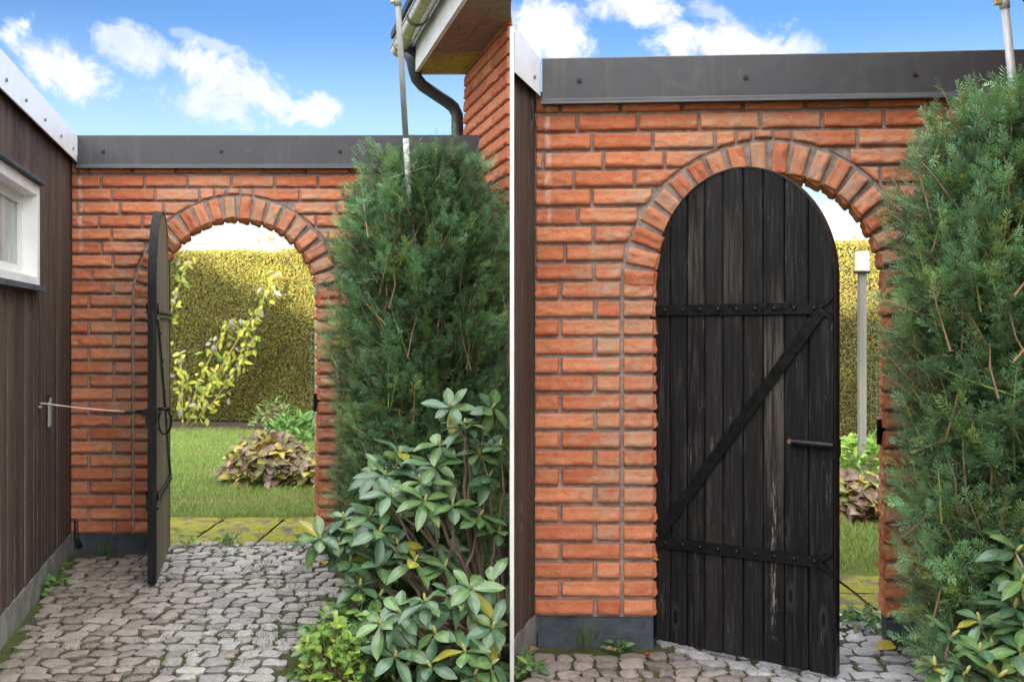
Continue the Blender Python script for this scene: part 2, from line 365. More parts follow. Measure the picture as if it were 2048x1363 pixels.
def gate_wall(X0, Y0, k, tilt, lift, label):
    """brick wall with round-arched gateway; u along the wall, v up, d into the wall; side faces run along (k,1)"""
    def Wm(u, v, d):
        u, v, d = np.broadcast_arrays(np.asarray(u, float), np.asarray(v, float), np.asarray(d, float))
        return np.stack([X0 + u + k * d, Y0 + d - tilt * u, v + lift * u * v / 2.15], -1)
    root = thing('gate_wall', label, 'brick wall', Wm(1.0, 0, .1))
    mb = MB(); rnd = random.Random(3)
    seeds = [0]
    def palef(u, v):
        dist = np.hypot(u - CU, np.maximum(v - CV, 0))
        p = np.clip(1.15 - np.abs(dist - .56) / .30, 0, 1) * np.clip((v - .25) / .3, 0, 1)
        p = p * (.75 + .9 * vnoise(np.stack([u * 5, v * 9, np.full_like(u, 2.)], -1)))
        w = np.clip(1 - np.abs(u - .055 - .004 * np.sin(v * 30)) / .013, 0, 1) * np.clip((v - 1.62) / .2, 0, 1)
        return np.stack([p, w], -1)
    def front(u0, u1, v0, v1, clip=False, amp=1.):
        seeds[0] += 1; sd = seeds[0]
        L, H = u1 - u0, v1 - v0
        dv = rnd.uniform(-.0015, .0015); bo = rnd.uniform(-.002, .003)
        def Fm(x, y, n): return Wm(u0 + x, v0 + y + dv, -n - np.where(n > 0, bo, 0))
        cf = None
        if clip:
            def cf(x, y):
                du, dvv = u0 + x - CU, v0 + y - CV; r = np.hypot(du, dvv) + 1e-9; RR = RO + .016
                dc = r - RR; s = np.where(dc < 0, RR / r, 1)
                return CU + du * s - u0, CV + dvv * s - v0, np.maximum(dc, 0)
        tint = rnd.random()
        off = rnd.uniform(-.25, .2)
        def pf(x, y):
            a = palef(u0 + x, v0 + y); a[..., 0] = np.clip(a[..., 0] + off * (a[..., 0] > .05), 0, 1); return a
        rock(mb, Fm, L, H, max(4, int(L / .011)), 7, (tint, 0, 0), sd, cf, amp, pale=pf)
    def reveal(ue, v0, v1, sgn):  # face turned into the opening
        seeds[0] += 1; sd = seeds[0]
        def Fm(x, y, n): return Wm(ue + sgn * n, v0 + y, x)
        rock(mb, Fm, WALLT, v1 - v0, 14, 7, (rnd.random(), .35, 0), sd, amp=.65)
    g = .2423; ja = .012
    # piers
    for i in range(18):
        v0 = V0 + i * PITCH; v1 = v0 + BH
        if i % 2 == 0: segs = [(0, .233), (.247, .340)]
        else: segs = [(0, .094), (.108, .340)]
        for a, b in segs: front(a, b, v0, v1)
        front(.354, CU - RI - .002, v0, v1); reveal(CU - RI, v0, v1, 1)
        front(CU + RI + .002, CU + RI + .118, v0, v1); reveal(CU + RI, v0, v1, -1)
        u = CU + RI + .131 + (0 if i % 2 else -.12)
        while u < ULEN:
            a, b = max(u, CU + RI + .131), min(u + g - ja, ULEN)
            if b - a > .03: front(a, b, v0, v1)
            u += g
    ph = {26: .169, 25: .228, 24: .032, 23: .156, 22: .228, 21: .172, 20: .234, 19: .12, 18: .235, 27: .10}
    for i in range(18, 28):
        v0 = V0 + i * PITCH; v1 = min(v0 + BH, CAPZ0 + .03)
        us = [-.001]; u = ph[i]
        while u < ULEN:
            us.append(u); u += g
        if i == 25: us = [-.001, .228, .470, .717, .800, .868, .946, 1.018, 1.278, 1.52, 1.762, 2.004]
        us.append(ULEN + .012)
        for a, b in zip(us[:-1], us[1:]):
            aa, bb = max(a + ja / 2, 0), min(b - ja / 2, ULEN)
            cu0 = min(max(CU, aa), bb); cv0 = min(max(CV, v0), v1)
            front(aa, bb, v0, v1, clip=math.hypot(cu0 - CU, cv0 - CV) < RO + .03)
    # voussoirs
    nvs = 20
    for j in range(nvs):
        th = math.pi * (j + .5) / nvs + rnd.uniform(-.008, .008); c, s = math.cos(th), math.sin(th)
        ri = RI + rnd.uniform(-.004, .003); Lr = RO - ri + rnd.uniform(-.004, .004); Hh = .0575
        tint = rnd.random(); seeds[0] += 1; sd = seeds[0]; pv = rnd.uniform(.55, 1.25)
        def Fm(x, y, n, c=c, s=s, ri=ri, Hh=Hh):
            t = (y - Hh / 2) * (1 + .10 * (x / .12)); r = ri + x
            return Wm(CU + c * r - s * t, CV + s * r + c * t, -n - .003 * (n > 0))
        rock(mb, Fm, Lr, Hh, 10, 7, (tint, pv, 0), sd, pale=lambda x, y, pv=pv: np.stack([np.full_like(x, pv), np.zeros_like(x)], -1))
        def Fr(x, y, n, c=c, s=s, ri=ri, Hh=Hh):
            t = (y - Hh / 2) * 1.12; r = ri - n
            return Wm(CU + c * r - s * t, CV + s * r + c * t, x)
        rock(mb, Fr, WALLT, Hh, 14, 7, (tint, .3, 0), sd + 500, amp=.7)
    mb.build('brickwork', M['brick'], root, smooth=True)
    # mortar body
    mo = MB(); fd = .007
    an = np.linspace(math.pi, 0, 41); rr = RI + .005
    cu = CU + rr * np.cos(an); cv = CV + rr * np.sin(an)
    zt = CAPZ0 + .06
    def face(d):
        fl = d > .1
        for a, b in ((-.03, CU - rr), (CU + rr, ULEN)):
            us = np.linspace(a, b, 12); vs = np.linspace(.05, zt, 40)
            u, v = np.meshgrid(us, vs, indexing='ij')
            mo.grid(Wm(u, v, d + (vnoise(np.stack([u * 90, v * 90, u * 0], -1)) - .5) * .004), flip=fl)
        t = np.linspace(0, 1, 14)
        u = np.repeat(cu[:, None], 14, 1); v = cv[:, None] * (1 - t) + zt * t
        mo.grid(Wm(u, v, d + (vnoise(np.stack([u * 90, v * 90, u * 0], -1)) - .5) * .004), flip=fl)
    face(fd); face(WALLT)
    ds = np.linspace(fd, WALLT, 3)
    mo.grid(Wm(np.repeat(cu[:, None], 3, 1), np.repeat(cv[:, None], 3, 1), ds[None]))
    for ue in (CU - rr, CU + rr, ULEN, -.03):
        vs = np.linspace(.05, CV if ue in (CU - rr, CU + rr) else zt, 6)
        mo.grid(Wm(ue, vs[:, None], ds[None]))
    mo.grid(Wm(np.linspace(-.03, ULEN, 8)[:, None], zt, ds[None]))
    mo.build('mortar', M['mortar'], root)
    # plinth
    pl = MB()
    for a, b in ((.012, CU - RI - .004), (CU + RI + .004, ULEN)):
        us = np.linspace(a, b, 26); vs = np.linspace(-.05, V0 - .008, 9)
        u, v = np.meshgrid(us, vs, indexing='ij')
        nz = (fbm(np.stack([u * 25, v * 25, u * 0 + 4], -1)) - .5) * .008
        pl.grid(Wm(u, v + (nz * .5) * (v > .1), -.004 + nz))
        dd = np.linspace(-.004, WALLT + .004, 8)
        pl.grid(Wm(us[:, None], V0 - .008, dd[None]))
        for ue in (a, b): pl.grid(Wm(ue, vs[:, None], dd[None]))
        pl.grid(Wm(u, v, WALLT + .004), flip=True)
    pl.build('plinth', M['plinth'], root)
    # sheet-metal coping with drip edge
    cp = MB()
    uc = np.linspace(.037, ULEN, 30)
    prof = [(-.058, CAPZ0 - .002), (-.056, CAPZ0 + .006), (-.036, CAPZ0 + .020), (-.034, CAPZ0 + .024), (-.034, CAPZ1 - .004), (-.030, CAPZ1), (WALLT / 2, CAPZ1 + .006), (WALLT + .03, CAPZ1), (WALLT + .03, CAPZ0)]
    pd = np.array([p[0] for p in prof]); pv = np.array([p[1] for p in prof])
    wav = (vnoise(np.stack([uc * 3, uc * 0, uc * 0], -1)) - .5) * .003
    G = Wm(uc[:, None], pv[None], pd[None] + wav[:, None] * (np.abs(pv[None] - 2.25) < .09))
    cp.grid(G, flip=True); cp.grid(Wm(uc[:, None], np.array([CAPZ0 - .003, CAPZ0 + .0])[None], np.array([-.058, .0])[None]))
    for e in (0, -1):
        c0 = G[e]; cen = c0.mean(0); cp.add(np.vstack([c0, cen]), [(i, i + 1, len(c0)) for i in range(len(c0) - 1)])
    cap = cp.build('coping', M['cap'], root)
    for us_ in (.185, .84, 1.50, 2.15):
        b = MB(); p = Wm(us_, 2.243, -.034)
        b.tube([p + (0, .002, 0), p + (0, -.003, 0)], .011, 10); b.tube([p + (0, 0, 0), p + (0, -.010, 0)], .006, 6)
        b.build('screw', M['black'], cap, smooth=False)
    # latch keeper in the right jamb
    lk = MB()
    def K(u, d, v): return Wm(CU + RI + .006 + u, v, d)
    lk.box((-.034, .035, .795), (.004, .052, .895), fn=K); lk.box((-.030, .052, .795), (.0, .085, .895), fn=K); lk.box((-.016, .020, .83), (-.010, .036, .865), fn=K)
    lk.build('latch_keeper', M['iron'], root)
    return root, Wm

KL, KR = (494 - CX) / F, (1585 - CX) / F
YL, YR = F / 358, F / 500
XL, XR = (142 - CX) / F * YL, (1070 - CX) / F * YR
_, WL = gate_wall(XL, YL, KL, 0, 0, 'red brick wall with arched opening through which lawn and hedge show, in the left courtyard')
_, WR = gate_wall(XR, YR, KR, .028, .010, 'red brick wall whose arch is mostly filled by the black plank gate, on the right')

# ------------------------------------------------------------------ gates
def gate(H, N, label, back_straps, width_marks):
    """leaf from the hinge H to the free edge N (plan points); local w along leaf, v up, n out of the strapped face"""
    H = np.array(H); N = np.array(N); e = N - H; W = np.linalg.norm(e); e = e / W
    nr = np.array([e[1], -e[0]])                       # outward: the strapped face
    if nr[1] > 0 and not back_straps: nr = -nr
    root = thing('garden_gate', label, 'gate', (*((H + N) / 2), 0))
    TH = .036
    def L(w, v, n):
        w, v, n = np.broadcast_arrays(np.asarray(w, float), np.asarray(v, float), np.asarray(n, float))
        return np.stack([H[0] + e[0] * w + nr[0] * n, H[1] + e[1] * w + nr[1] * n, v], -1)
    rx, rz, zc, zb = W / 2, .425, 1.445, .022
    def top(w): return zc + rz * np.sqrt(np.maximum(0, 1 - ((w - rx) / rx) ** 2))
    rnd = random.Random(8)
    edges = [x * W for x in width_marks]
    pan = MB(); pin = MB()
    for i, (a, b) in enumerate(zip(edges[:-1], edges[1:])):
        tint = rnd.random(); a2, b2 = a + .0015, b - .0015
        ws = np.array([a2, a2 + .004] + list(np.linspace(a2 + .010, b2 - .010, 7)) + [b2 - .004, b2])
        ws = np.clip(ws, .0008, W - .0008)
        t = np.linspace(0, 1, 60)
        w = np.repeat(ws[:, None], 60, 1); v = zb + rnd.uniform(-.003, .003) + (top(w) - zb) * t
        prof = np.array([-.006, -.0012] + [0] * 7 + [-.0012, -.006])[:, None]
        cup = (vnoise(np.stack([w * 9 + i * 3, v * 1.3, w * 0 + i], -1)) - .5) * .003
        for side, off in ((1, 0), (-1, -TH)):
            nn = off + side * (prof + cup)
            flake = np.zeros_like(w); bare = np.zeros_like(w)
            if i == len(edges) - 4:
                mid = 1 - np.abs((w - (a + b) / 2) / (b - a)) * 1.5
                flake = np.clip((1.0 - v) / .35, 0, 1) * np.clip(mid, 0, 1) * .74 * np.clip((v - .02) / .1, .4, 1)
                bare = np.clip((1.05 - np.abs(v - 1.02) / .45), 0, 1) * .8
            elif i in (2, 4): bare = np.clip(.5 - np.abs(v - 1.5) / .5, 0, .4)
            c = np.stack([np.full_like(w, tint), flake, bare], -1)
            (pan if side > 0 else pin).grid(L(w, v, nn), c.reshape(-1, 3), flip=(side < 0))
        for ww in (a2, b2):
            vv = np.linspace(zb, float(top(np.clip(ww, .0008, W - .0008))), 8)
            pan.grid(L(ww, vv[:, None], np.array([-.006, -TH + .006])[None]), (tint, 0, 0))
        pan.grid(L(ws[:, None], zb, np.array([-.003, -TH + .003])[None]), (tint, 0, 0))
    # groove backing
    wsb = np.linspace(.004, W - .004, 30); t = np.linspace(0, 1, 6)
    wb = np.repeat(wsb[:, None], 6, 1); pan.grid(L(wb, zb + .01 + (top(wb) - .012 - zb) * t, -TH / 2), (.05, 0, 0))
    pan.build('plank_panel', M['gate'], root, smooth=False)
    pin.build('inner_boards', M['inner'], root)
    # bent wooden/iron rim round the edge
    rim = MB()
    an = np.linspace(math.pi, 0, 49)
    pw = np.concatenate([[0, 0, 0], rx + rx * np.cos(an), [W, W, W]]); pv = np.concatenate([[zb, .6, 1.1], zc + rz * np.sin(an), [1.1, .6, zb]])
    nx = np.concatenate([[-1, -1, -1], np.cos(an), [1, 1, 1]]); nz = np.concatenate([[0, 0, 0], np.sin(an), [0, 0, 0]])
    o = .006
    ring = [L(pw, pv, .003), L(pw + nx * o, pv + nz * o, .003), L(pw + nx * o, pv + nz * o, -TH - .003), L(pw, pv, -TH - .003)]
    rim.grid(np.stack(ring, 1), (.25, 0, 0))
    rim.build('edge_band', M['iron'] if not back_straps else M['gate'], root)
    def strap(z0, z1, n0, sgn, name='strap'):
        s = MB(); hh = .0205; w = np.linspace(-.004, W - .055, 30); zz = z0 + (z1 - z0) * w / W
        th = .007 * sgn
        up = L(w, zz + hh, n0 + th); lo = L(w, zz - hh, n0 + th); upb = L(w, zz + hh, n0); lob = L(w, zz - hh, n0)
        s.grid(np.stack([upb, up, lo, lob], 1))
        # forked end
        for q in (1, -1):
            tt = np.linspace(0, 1, 9); cw = W - .060 + .056 * tt; cz = z1 + q * (.008 + .032 * tt ** 1.7); r = .012 * (1 - .35 * tt) + .003 * np.sin(tt * 3.1)
            s.grid(np.stack([L(cw, cz + r, n0), L(cw, cz + r * .8, n0 + th), L(cw, cz - r * .8, n0 + th), L(cw, cz - r, n0)], 1))
        so = s.build(name, M['iron'], root)
        for wv in np.linspace(.05, W - .07, 9):
            b = MB(); z = z0 + (z1 - z0) * wv / W
            b.lathe([(.0085, 0), (.008, .003), (.005, .006), (.0, .007)], (0, 0, 0), 8)
            P = np.concatenate(b.v); P = np.stack([P[:, 0], P[:, 2] * sgn, P[:, 1]], -1)
            b.v = [L(wv + P[:, 0], z + P[:, 2], n0 + th + P[:, 1])]
            b.build('bolt', M['iron'], so, smooth=True)
        return so
    sides = [(.004, 1)] + ([(-TH - .004, -1)] if back_straps else [])
    for n0, sg in sides:
        strap(1.336, 1.338, n0, sg); strap(.415, .425, n0, sg)
        br = MB(); p0 = np.array([.02, .445]); p1 = np.array([W - .05, 1.325]); dv = (p1 - p0) / np.linalg.norm(p1 - p0); pn = np.array([-dv[1], dv[0]]) * .021
        q = [p0 - pn, p0 + pn, p1 + pn, p1 - pn]
        n1 = n0 + .006 * sg; n2 = n0 + .001 * sg
        V = [L(a[0], a[1], n1) for a in q] + [L(a[0], a[1], n2) for a in q]
        br.add(V, [(0, 1, 2, 3), (0, 4, 5, 1), (1, 5, 6, 2), (2, 6, 7, 3), (3, 7, 4, 0)])
        bo = br.build('brace', M['iron'], root)
        for tt in (.17, .36, .55, .74, .9):
            c = p0 + (p1 - p0) * tt; b = MB(); b.tube([L(c[0], c[1], n1), L(c[0], c[1], n1 + .005 * sg)], .007, 8); b.build('bolt', M['iron'], bo)
    # latch
    lt = MB(); n0 = .006
    lt.tube([L(W - .15, .853, n0 + .016), L(W - .05, .850, n0 + .016), L(W + .004, .849, n0 + .016)], [.011, .013, .011], 8)
    for wv in (W - .145, W - .05): lt.tube([L(wv, .853, 0), L(wv, .853, n0 + .016)], .011, 8)
    lt.box((W - .006, .800, -TH - .006), (W + .009, .866, .012), fn=lambda w, v, n: L(w, v, n))
    lo = lt.build('latch', M['iron'], root)
    b = MB(); b.tube([L(W - .156, .853, n0 + .003), L(W - .156, .853, n0 + .024)], .009, 8); b.build('bolt', M['rust'], lo)
    # hinges
    for z in (1.30, .40):
        h = MB(); h.tube([L(-.012, z - .05, .010), L(-.012, z + .05, .010)], .009, 8); h.box((-.03, z + .02, -.004), (.02, z + .034, .006), fn=lambda w, v, n: L(w, v, n))
        ho = h.build('hinge', M['iron'], root)
        g = MB(); g.box((-.022, z - .058, .004), (.016, z - .052, .014), fn=lambda w, v, n: L(w, v, n)); g.box((-.024, z - .058, .004), (-.019, z + .16, .010), fn=lambda w, v, n: L(w, v, n))
        g.build('hinge_plate', M['brass'], ho)
    return root, L, W, TH
def plan(px, s): return ((px - CX) / s, F / s)
marks_R = [0, .085, .185, .285, .39, .505, .615, .725, .845, .985, 1.0]
marks = [0, .088, .19, .295, .40, .515, .625, .74, .865, 1.0]
GR, LRm, WRd, _ = gate(plan(1311, 500), plan(1669, 559), 'black plank gate nearly closed in the right archway with Z-shaped iron straps', False, marks)
GL, LLm, WLd, THL = gate(plan(326, 351.), plan(296.5, 411), 'black plank gate swung wide open and seen edge-on beside the left archway', True, marks)
# ring handle on the open gate
rh = MB(); n0 = -THL - .01
rh.tube([LLm(WLd - .10, .862, n0 + .01), LLm(WLd - .10, .862, n0 - .045)], .008, 8)
an = np.linspace(-.2, 2 * math.pi - .6, 26)
rh.tube([LLm(WLd - .10 + .0 * a, .80 + .062 * math.cos(a), n0 - .022 - .030 * math.sin(a)) for a in an], .006, 8)
rh.build('ring_handle', M['iron'], GL, smooth=True)
bar = MB(); bar.tube([LLm(WLd - .06, .858, .02), LLm(WLd - .03, .858, .06), LLm(WLd - .03, .858, .11)], .007, 8); bar.build('catch_eye', M['iron'], GL)

# ------------------------------------------------------------------ timber wing, left
def planks(mb, P0, P1, z0, z1, nrm, wid, rnd, skip=None):
    P0, P1 = np.array(P0), np.array(P1); L = np.linalg.norm(P1 - P0); e = (P1 - P0) / L
    s = 0; i = 0
    while s < L - .005:
        w = min(wid * rnd.uniform(.85, 1.15), L - s); t = rnd.random(); nb = rnd.uniform(-.003, .003)
        prof = [(0, -.010), (.002, -.010), (.005, 0), (w * .35, .001), (w * .7, .0005), (w - .005, 0), (w - .002, -.010)]
        zs = [(z0 + rnd.uniform(-.004, .004), z1)]
        if skip and s + w > skip[0] and s < skip[1]: zs = [(zs[0][0], skip[2]), (skip[3], z1)]
        for za, zb in zs:
            if zb - za < .01: continue
            G = np.array([[(*(P0 + e * (s + a) + nrm * (n + nb)), z) for z in np.linspace(za, zb, 9)] for a, n in prof])
            mb.grid(G, (t, 0, 0))
            end = np.array([[(*(P0 + e * (s + a) + nrm * (n + nb)), za), (*(P0 + e * (s + a) - nrm * .02), za)] for a, n in prof]); mb.grid(end, (t * .5, 0, 0))
        s += w; i += 1
def side(a, Y, k): return np.array([a + k * Y, Y])
aw = -.983
tL = thing('timber_wing', 'dark brown board-clad wing with a white framed window left of the left archway', 'building', (*side(aw - .3, 4.4, KL), 0))
nL = np.array([1, -KL]); nL = nL / np.linalg.norm(nL)
P0 = side(aw, 1.4, KL); P1 = side(aw, YL + .01, KL); eL = (P1 - P0) / np.linalg.norm(P1 - P0)
def sL(Y): return (Y - 1.4) * math.hypot(KL, 1)
W0, W1 = sL(3.25), sL(F / 424) - .07                         # window along the wall
mb = MB(); planks(mb, P0, P1, .125, 2.2, nL, .068, random.Random(2), (W0 + .004, W1 - .012, 1.47, 1.915)); mb.build('cladding', M['wing'], tL)
def wl(s, n, z): p = P0 + eL * s + nL * n; return (p[0], p[1], z)
b = MB(); Ltot = np.linalg.norm(P1 - P0)
b.box((0, -.9, .0), (Ltot, -.02, 1.46), fn=wl); b.box((0, -.9, 1.93), (Ltot, -.02, 2.28), fn=wl); b.box((W1 - .01, -.9, 1.46), (Ltot, -.02, 1.93), fn=wl); b.box((0, -.9, 1.46), (W0, -.02, 1.93), fn=wl); b.box((W0, -.9, 1.46), (W1 - .01, -.12, 1.93), fn=wl)
b.build('wall', M['black'], tL)
b = MB(); b.box((0, -.06, -.05), (Ltot, .004, .118), fn=wl); b.build('foundation', M['concrete'], tL)
b = MB(); b.box((0, -.9, 2.205), (Ltot + .02, .034, 2.325), fn=wl)
pr = [(.034, 2.185), (.038, 2.187), (.038, 2.335), (.03, 2.340), (-.05, 2.34)]
G = np.array([[wl(s, n, z) for s in np.linspace(0, Ltot + .012, 20)] for n, z in pr]); bf = MB(); bf.grid(G)
fo = bf.build('fascia', M['fascia'], tL)
G = np.array([wl(Ltot + .012, n, z) for n, z in pr])
bf2 = MB(); bf2.box((Ltot - .10, .0385, 2.215), (Ltot + .014, .041, 2.318), fn=wl); bf2.build('joint_plate', M['fascia'], fo)
for y in (3.4, 3.9, 4.25, 4.65, 5.05, 5.4):
    q = MB(); q.tube([wl(sL(y), .038, 2.235), wl(sL(y), .046, 2.235)], .008, 8); q.build('screw', M['concrete'], fo)
b.build('roof_edge', M['black'], tL)
# window
wn = MB(); z0, z1 = 1.462, 1.925
wn.box((W1 - .055, -.09, z0), (W1, .018, z1), fn=wl); wn.box((W0, -.09, z0), (W0 + .055, .018, z1), fn=wl)
wn.box((W0 + .055, -.09, z1 - .05), (W1 - .055, .016, z1), fn=wl); wn.box((W0 + .055, -.09, z0), (W1 - .055, .016, z0 + .035), fn=wl)
wo = wn.build('window', M['white'], tL)
q = MB(); a0, a1 = W0 + .055, W1 - .056
for lo, hi in (((a0, -.075, z0 + .035), (a1, -.045, z0 + .085)), ((a0, -.075, z1 - .095), (a1, -.045, z1 - .05)), ((a1 - .05, -.0745, z0 + .085), (a1, -.0455, z1 - .095)), ((a0, -.0745, z0 + .085), (a0 + .05, -.0455, z1 - .095))): q.box(lo, hi, fn=wl)
q.build('sash', M['white'], wo)
q = MB(); q.box((a0 + .05, -.064, z0 + .085), (a1 - .05, -.058, z1 - .095), fn=wl); q.build('pane', M['glass'], wo)
q = MB(); q.box((W0 - .03, -.03, z0 - .028), (W1 + .012, .045, z0 - .004), fn=wl); q.build('sill', M['plinth'], wo)
q = MB(); q.box((W0 - .03, -.03, z1 + .003), (W1 + .012, .042, z1 + .016), fn=wl); q.build('head_flashing', M['plinth'], wo)
# broken slot with pale splinters
sh = sL(F / 405); q = MB(); q.box((sh - .045, .002, .775), (sh + .04, .0045, .935), fn=wl); hs = q.build('hatch_slot', M['black'], tL)
for ds, dz, tl in ((-.018, 0, .008), (.004, .004, -.006), (.016, .02, .004)):
    q = MB(); q.box((sh + ds - .007, .005, .78 + dz), (sh + ds + .006, .014, .90 + dz), fn=lambda s, n, z, tl=tl: wl(s + tl * (z - .84) * 10, n, z)); q.build('splinter', M['greywood'], hs)
# downpipe stub in the corner
q = MB(); q.tube([wl(Ltot - .04, .03, .20), wl(Ltot - .035, .034, .09), wl(Ltot - .03, .05, .045)], [.010, .012, .015], 10); q.build('drain_spout', M['black'], tL, smooth=True)
# wire hook from wing to gate
q = MB(); A = np.array(wl(sL(F / 426), .01, 1.27 - 152 / 426)); B = LLm(WLd - .03, .858, .11)
pts = [A + (B - A) * t + np.array([0, 0, -.004 * math.sin(math.pi * t)]) for t in np.linspace(0, 1, 14)]
q.tube([A + np.array([0.0, .012 * math.cos(t), .012 * math.sin(t) - .012]) for t in np.linspace(-3, 1.5, 9)] + pts, .0034, 6)
tag(q.build('wire_hook', M['wire'], smooth=True), 'thin rusty wire hook stretched between the dark boarded wing and the open gate', 'hook')

# ------------------------------------------------------------------ timber wall, right courtyard
aR = -1.03
tR = thing('timber_wall', 'dark boarded wall end with white divider board and white fascia, left of the right archway', 'wall', (.03, 3.9, 0))
nR = np.array([1, -KR]); nR = nR / np.linalg.norm(nR)
Q0 = np.array(plan(1028.5, 541)); Q1 = side(aR, YR + .02, KR); eR = (Q1 - Q0) / np.linalg.norm(Q1 - Q0); LR = np.linalg.norm(Q1 - Q0)
mb = MB(); planks(mb, Q0, Q1, .13, 2.2, nR, .05, random.Random(5))
planks(mb, (-.004, YR + .5), (-.004, 3.71), .13, 2.2, np.array([-1., 0]), .085, random.Random(6))
mb.build('cladding', M['wing'], tR)
b = MB(); b.prism([(-.003, 3.72), tuple(Q0 - nR * .011 + eR * .02), tuple(Q1 - nR * .012), (.09, YR + .5), (.0, YR + .5)], .10, 2.21); b.build('wall', M['black'], tR)
b = MB(); b.prism([(-.0035, 3.70), tuple(Q0 + nR * .004), tuple(Q1 + nR * .004), (.094, YR + .5), (-.0035, YR + .5)], -.05, .12); b.build('foundation', M['concrete'], tR)
b = MB(); f0 = np.array(plan(1028.5, 556)); f1 = side(-1.004, YR - .03, KR)
b.prism([(-.006, 3.60), tuple(f0), tuple(f1), (.10, YR + .5), (-.006, YR + .5)], 2.205, 2.33); b.build('roof_edge', M['black'], tR)
b = MB(); n2 = nR * .004
b.prism([tuple(f0 + n2 * .2), tuple(f0 + n2), tuple(f1 + n2), tuple(f1 + n2 * .2)], 2.185, 2.336)
b.prism([(-.0058, 3.605), tuple(f0 - nR * .001), tuple(f1 - nR * .001), (.10, YR + .5), (-.0058, YR + .5)], 2.3305, 2.3345)
fo = b.build('fascia', M['fascia'], tR)
q = MB(); p = f0 + (f1 - f0) * .72 + n2; q.tube([(*p, 2.235), (*(p + nR * .008), 2.235)], .008, 8); q.build('screw', M['concrete'], fo)
b = MB(); b.box((-.0072, 3.585, -.04), (.0072, 3.70, 2.345)); b.build('divider_board', M['white'], tR)  # thin white board put in for the dividing strip between the yards

